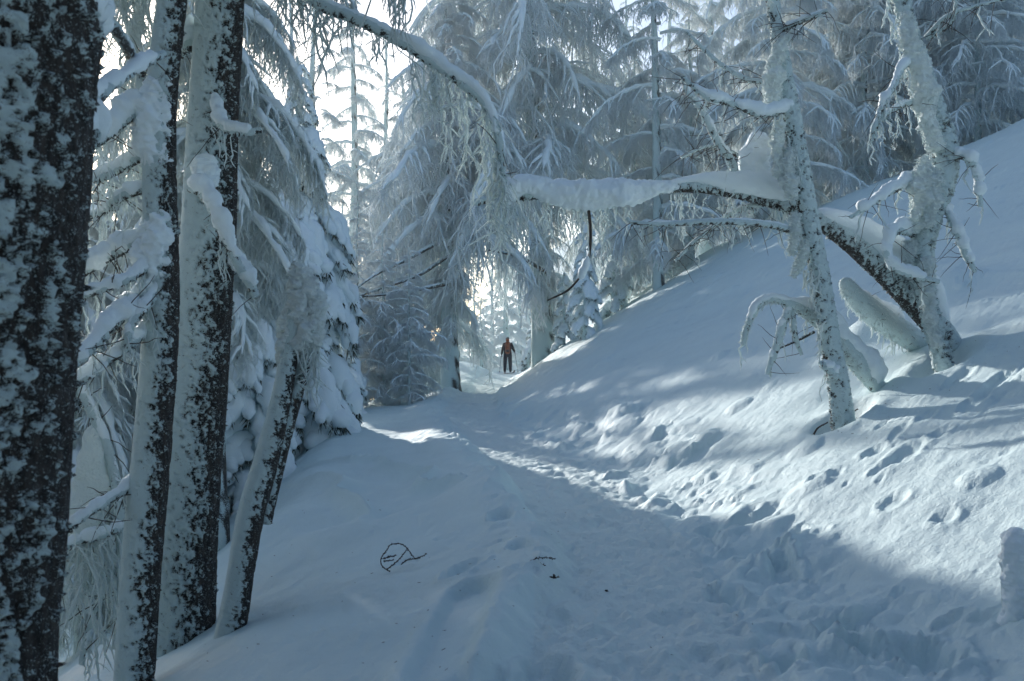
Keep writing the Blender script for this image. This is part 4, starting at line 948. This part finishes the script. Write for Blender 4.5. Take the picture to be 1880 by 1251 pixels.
# --- snow covered post at the right edge
pb = on_ground(1862, 1120); dpp = pb[1]
root = empty('snowy_stump', tuple(pb), 'snow-caked upright stump at the right edge of the picture', 'stump')
g = Geo(); rime_tube(g, px_ctrl([(1876, 1180, dpp, 20), (1872, 1080, dpp, 19), (1868, 1000, dpp, 15)]), 90, 40, cover=1.2, clump=.012, thick=.02, bark=.005, seed=601)
part('trunk', g, [M_BARK], root)
g = Geo(); snow_sausage(g, px_ctrl([(1876, 1170, dpp-.03, 46), (1873, 1120, dpp-.04, 33), (1870, 1060, dpp-.04, 29), (1868, 1010, dpp-.03, 28), (1866, 985, dpp-.02, 24), (1866, 968, dpp-.02, 15)]), n=120, sides=60, amp=.26, seed=606, rough=.12)
part('snow_load', g, [M_LOAD], root)

# ------------------------------------------------------------------ skier on the path
def skin_body(name, verts, edges, radii, mat, parent=None, sub=2):
    me = bpy.data.meshes.new(name); me.from_pydata(verts, edges, []); me.update()
    o = obj(name, me, parent)
    md = o.modifiers.new('skin', 'SKIN'); md.use_smooth_shade = True
    for i, r in enumerate(radii):
        sv = me.skin_vertices[0].data[i]; sv.radius = r if isinstance(r, tuple) else (r, r)
    me.skin_vertices[0].data[0].use_root = True
    s = o.modifiers.new('sub', 'SUBSURF'); s.levels = sub; s.render_levels = sub
    me.materials.append(mat); return o
dp = 50.0; px_ = (932-940)/F*dp; pz = float(base_h(px_, dp))
_s = 1.72/1.78
person = empty('person', (px_, dp, pz+.03), 'person seen from behind on the path, maroon jacket and navy trousers, holding poles', 'person')
V = [(0, 0, .98), (0, .01, 1.12), (0, .02, 1.30), (0, .02, 1.44), (0, .02, 1.53), (0, .02, 1.63), (0, .02, 1.72),
     (-.18, .02, 1.42), (-.25, .02, 1.18), (-.30, .05, .96), (-.31, .07, .88), (.18, .02, 1.42), (.27, .02, 1.20), (.33, .14, 1.10), (.335, .2, 1.10),
     (-.11, 0, .88), (-.13, .01, .52), (-.14, -.01, .12), (-.14, .12, .06), (.11, 0, .88), (.13, .03, .52), (.14, .0, .12), (.14, .13, .06)]
E = [(0, 1), (1, 2), (2, 3), (3, 4), (4, 5), (5, 6), (3, 7), (7, 8), (8, 9), (9, 10), (3, 11), (11, 12), (12, 13), (13, 14), (0, 15), (15, 16), (16, 17), (17, 18), (0, 19), (19, 20), (20, 21), (21, 22)]
Rr = [(.19, .14), (.19, .14), (.22, .15), (.20, .13), .075, .10, .075, .095, .075, .06, .05, .095, .075, .06, .05, .125, .10, .08, .06, .125, .10, .08, .06]
m, t, out = newmat('person_clothing')
tc = nn(t, 'ShaderNodeTexCoord'); sx = nn(t, 'ShaderNodeSeparateXYZ'); t.links.new(tc.outputs['Object'], sx.inputs[0])
rp = nn(t, 'ShaderNodeValToRGB'); rp.color_ramp.interpolation = 'CONSTANT'
mr = nn(t, 'ShaderNodeMath', operation='MULTIPLY'); mr.inputs[1].default_value = .5
t.links.new(sx.outputs[2], mr.inputs[0]); t.links.new(mr.outputs[0], rp.inputs['Fac'])
e = rp.color_ramp.elements; e[0].position = 0; e[0].color = (.02, .02, .022, 1); e[1].position = .06; e[1].color = (.006, .010, .020, 1)
q = e.new(.47); q.color = (.008, .004, .006, 1); q = e.new(.765); q.color = (.4, .26, .2, 1)
ps = nn(t, 'ShaderNodeBsdfPrincipled', Roughness=.85); t.links.new(rp.outputs[0], ps.inputs['Base Color']); t.links.new(ps.outputs[0], out.inputs['Surface'])
skin_body('body', V, E, Rr, m, person)
skin_body('hat', [(0, .01, 1.66), (0, .01, 1.74), (0, .01, 1.79)], [(0, 1), (1, 2)], [.112, .10, .05], M_HAT, person)
for sx_, hx in ((-1, -.31), (1, .335)):
    hp = (hx, .08 if sx_ < 0 else .2, .86 if sx_ < 0 else 1.08)
    skin_body('glove', [hp, (hp[0], hp[1]+.06, hp[2]-.05)], [(0, 1)], [.05, .045], M_BLACK, person)
pk = empty('backpack', (px_, dp-.16, pz+1.1), 'orange backpack worn by the person on the path', 'backpack')
g = Geo()
nz_, nth = 18, 24; zz = np.linspace(-.13, .48, nz_); th = np.linspace(0, 2*pi, nth, endpoint=False)
pr = np.interp(zz, [-.13, -.08, .1, .3, .44, .48], [.05, .11, .13, .14, .12, .04])
sq = lambda c: np.sign(c)*np.abs(c)**.7
Vp = np.stack([pr[:, None]*sq(np.cos(th))[None], pr[:, None]*.72*sq(np.sin(th))[None], np.broadcast_to(zz[:, None], (nz_, nth))], -1)
g.add(Vp, grid_faces(nz_, nth, True)); obj('pack_body', g.mesh('pack_body', [M_ORANGE]), pk)
g = Geo(); snow_sausage(g, np.array([[-.08, 0, .52, .06], [0, -.02, .56, .09], [.08, 0, .52, .06]]), n=20, sides=14, amp=.05); obj('pack_lid', g.mesh('pack_lid', [M_ORANGE]), pk)
for sgn in (-1, 1):
    g = Geo(); tubes(g, np.array([[[sgn*.10, -.135, .42], [sgn*.10, -.15, .2], [sgn*.09, -.13, -.02]]]), np.array([[.012, .012, .012]]), 5, 0); obj('strap', g.mesh('strap', [M_BLACK]), pk)
g = Geo(); snow_sausage(g, np.array([[-.08, -.13, .02, .05], [0, -.15, .03, .06], [.08, -.13, .02, .05]]), n=16, sides=12, amp=.05); obj('pocket', g.mesh('pocket', [M_BLACK]), pk)
for lab, p0, p1 in (('left ski pole of the person, nearly upright', (-.33, .15, .84), (-.42, .35, .02)), ('right ski pole of the person, slanting out to the right', (.35, .25, 1.12), (.52, -.1, .03))):
    o = empty('ski_pole', (px_+p1[0], dp+p1[1], pz+p1[2]), lab, 'ski pole', 'ski poles of the person')
    a = np.array(p0)-np.array(p1); g = Geo(); tubes(g, np.array([[a*0, a*.5, a*.9]]), np.array([[.008, .011, .012]]), 6, 0); obj('shaft', g.mesh('shaft', [M_METAL]), o)
    g = Geo(); tubes(g, np.array([[a*.88, a*.95, a*1.02]]), np.array([[.018, .02, .016]]), 8, 0); obj('grip', g.mesh('grip', [M_BLACK]), o)
    g = Geo(); n_ = norm(a); tubes(g, np.array([[n_*.05, n_*.065, n_*.08]]), np.array([[.01, .045, .01]]), 10, 0); obj('basket', g.mesh('basket', [M_BLACK]), o)
for lab, sx_ in (('left ski under the person', -.14), ('right ski under the person, its tail showing', .14)):
    g = Geo(); t_ = np.linspace(-.8, .85, 24); w_ = .045+.01*np.cos(t_*3); z_ = np.where(t_ > .65, (t_-.65)*.5, 0)
    ring = np.stack([np.stack([s1*w_, t_, z_+s2*.008], -1) for s1, s2 in ((-1, -1), (1, -1), (1, 1), (-1, 1))], 1)
    g.add(ring, grid_faces(24, 4, True)); o = obj('ski', g.mesh('ski', [M_BLACK]), loc=(px_+sx_, dp, pz+.02)); o.rotation_euler = (0, 0, -.25*np.sign(sx_) if sx_ > 0 else 0)
    tag(o, lab, 'ski', 'skis under the person')
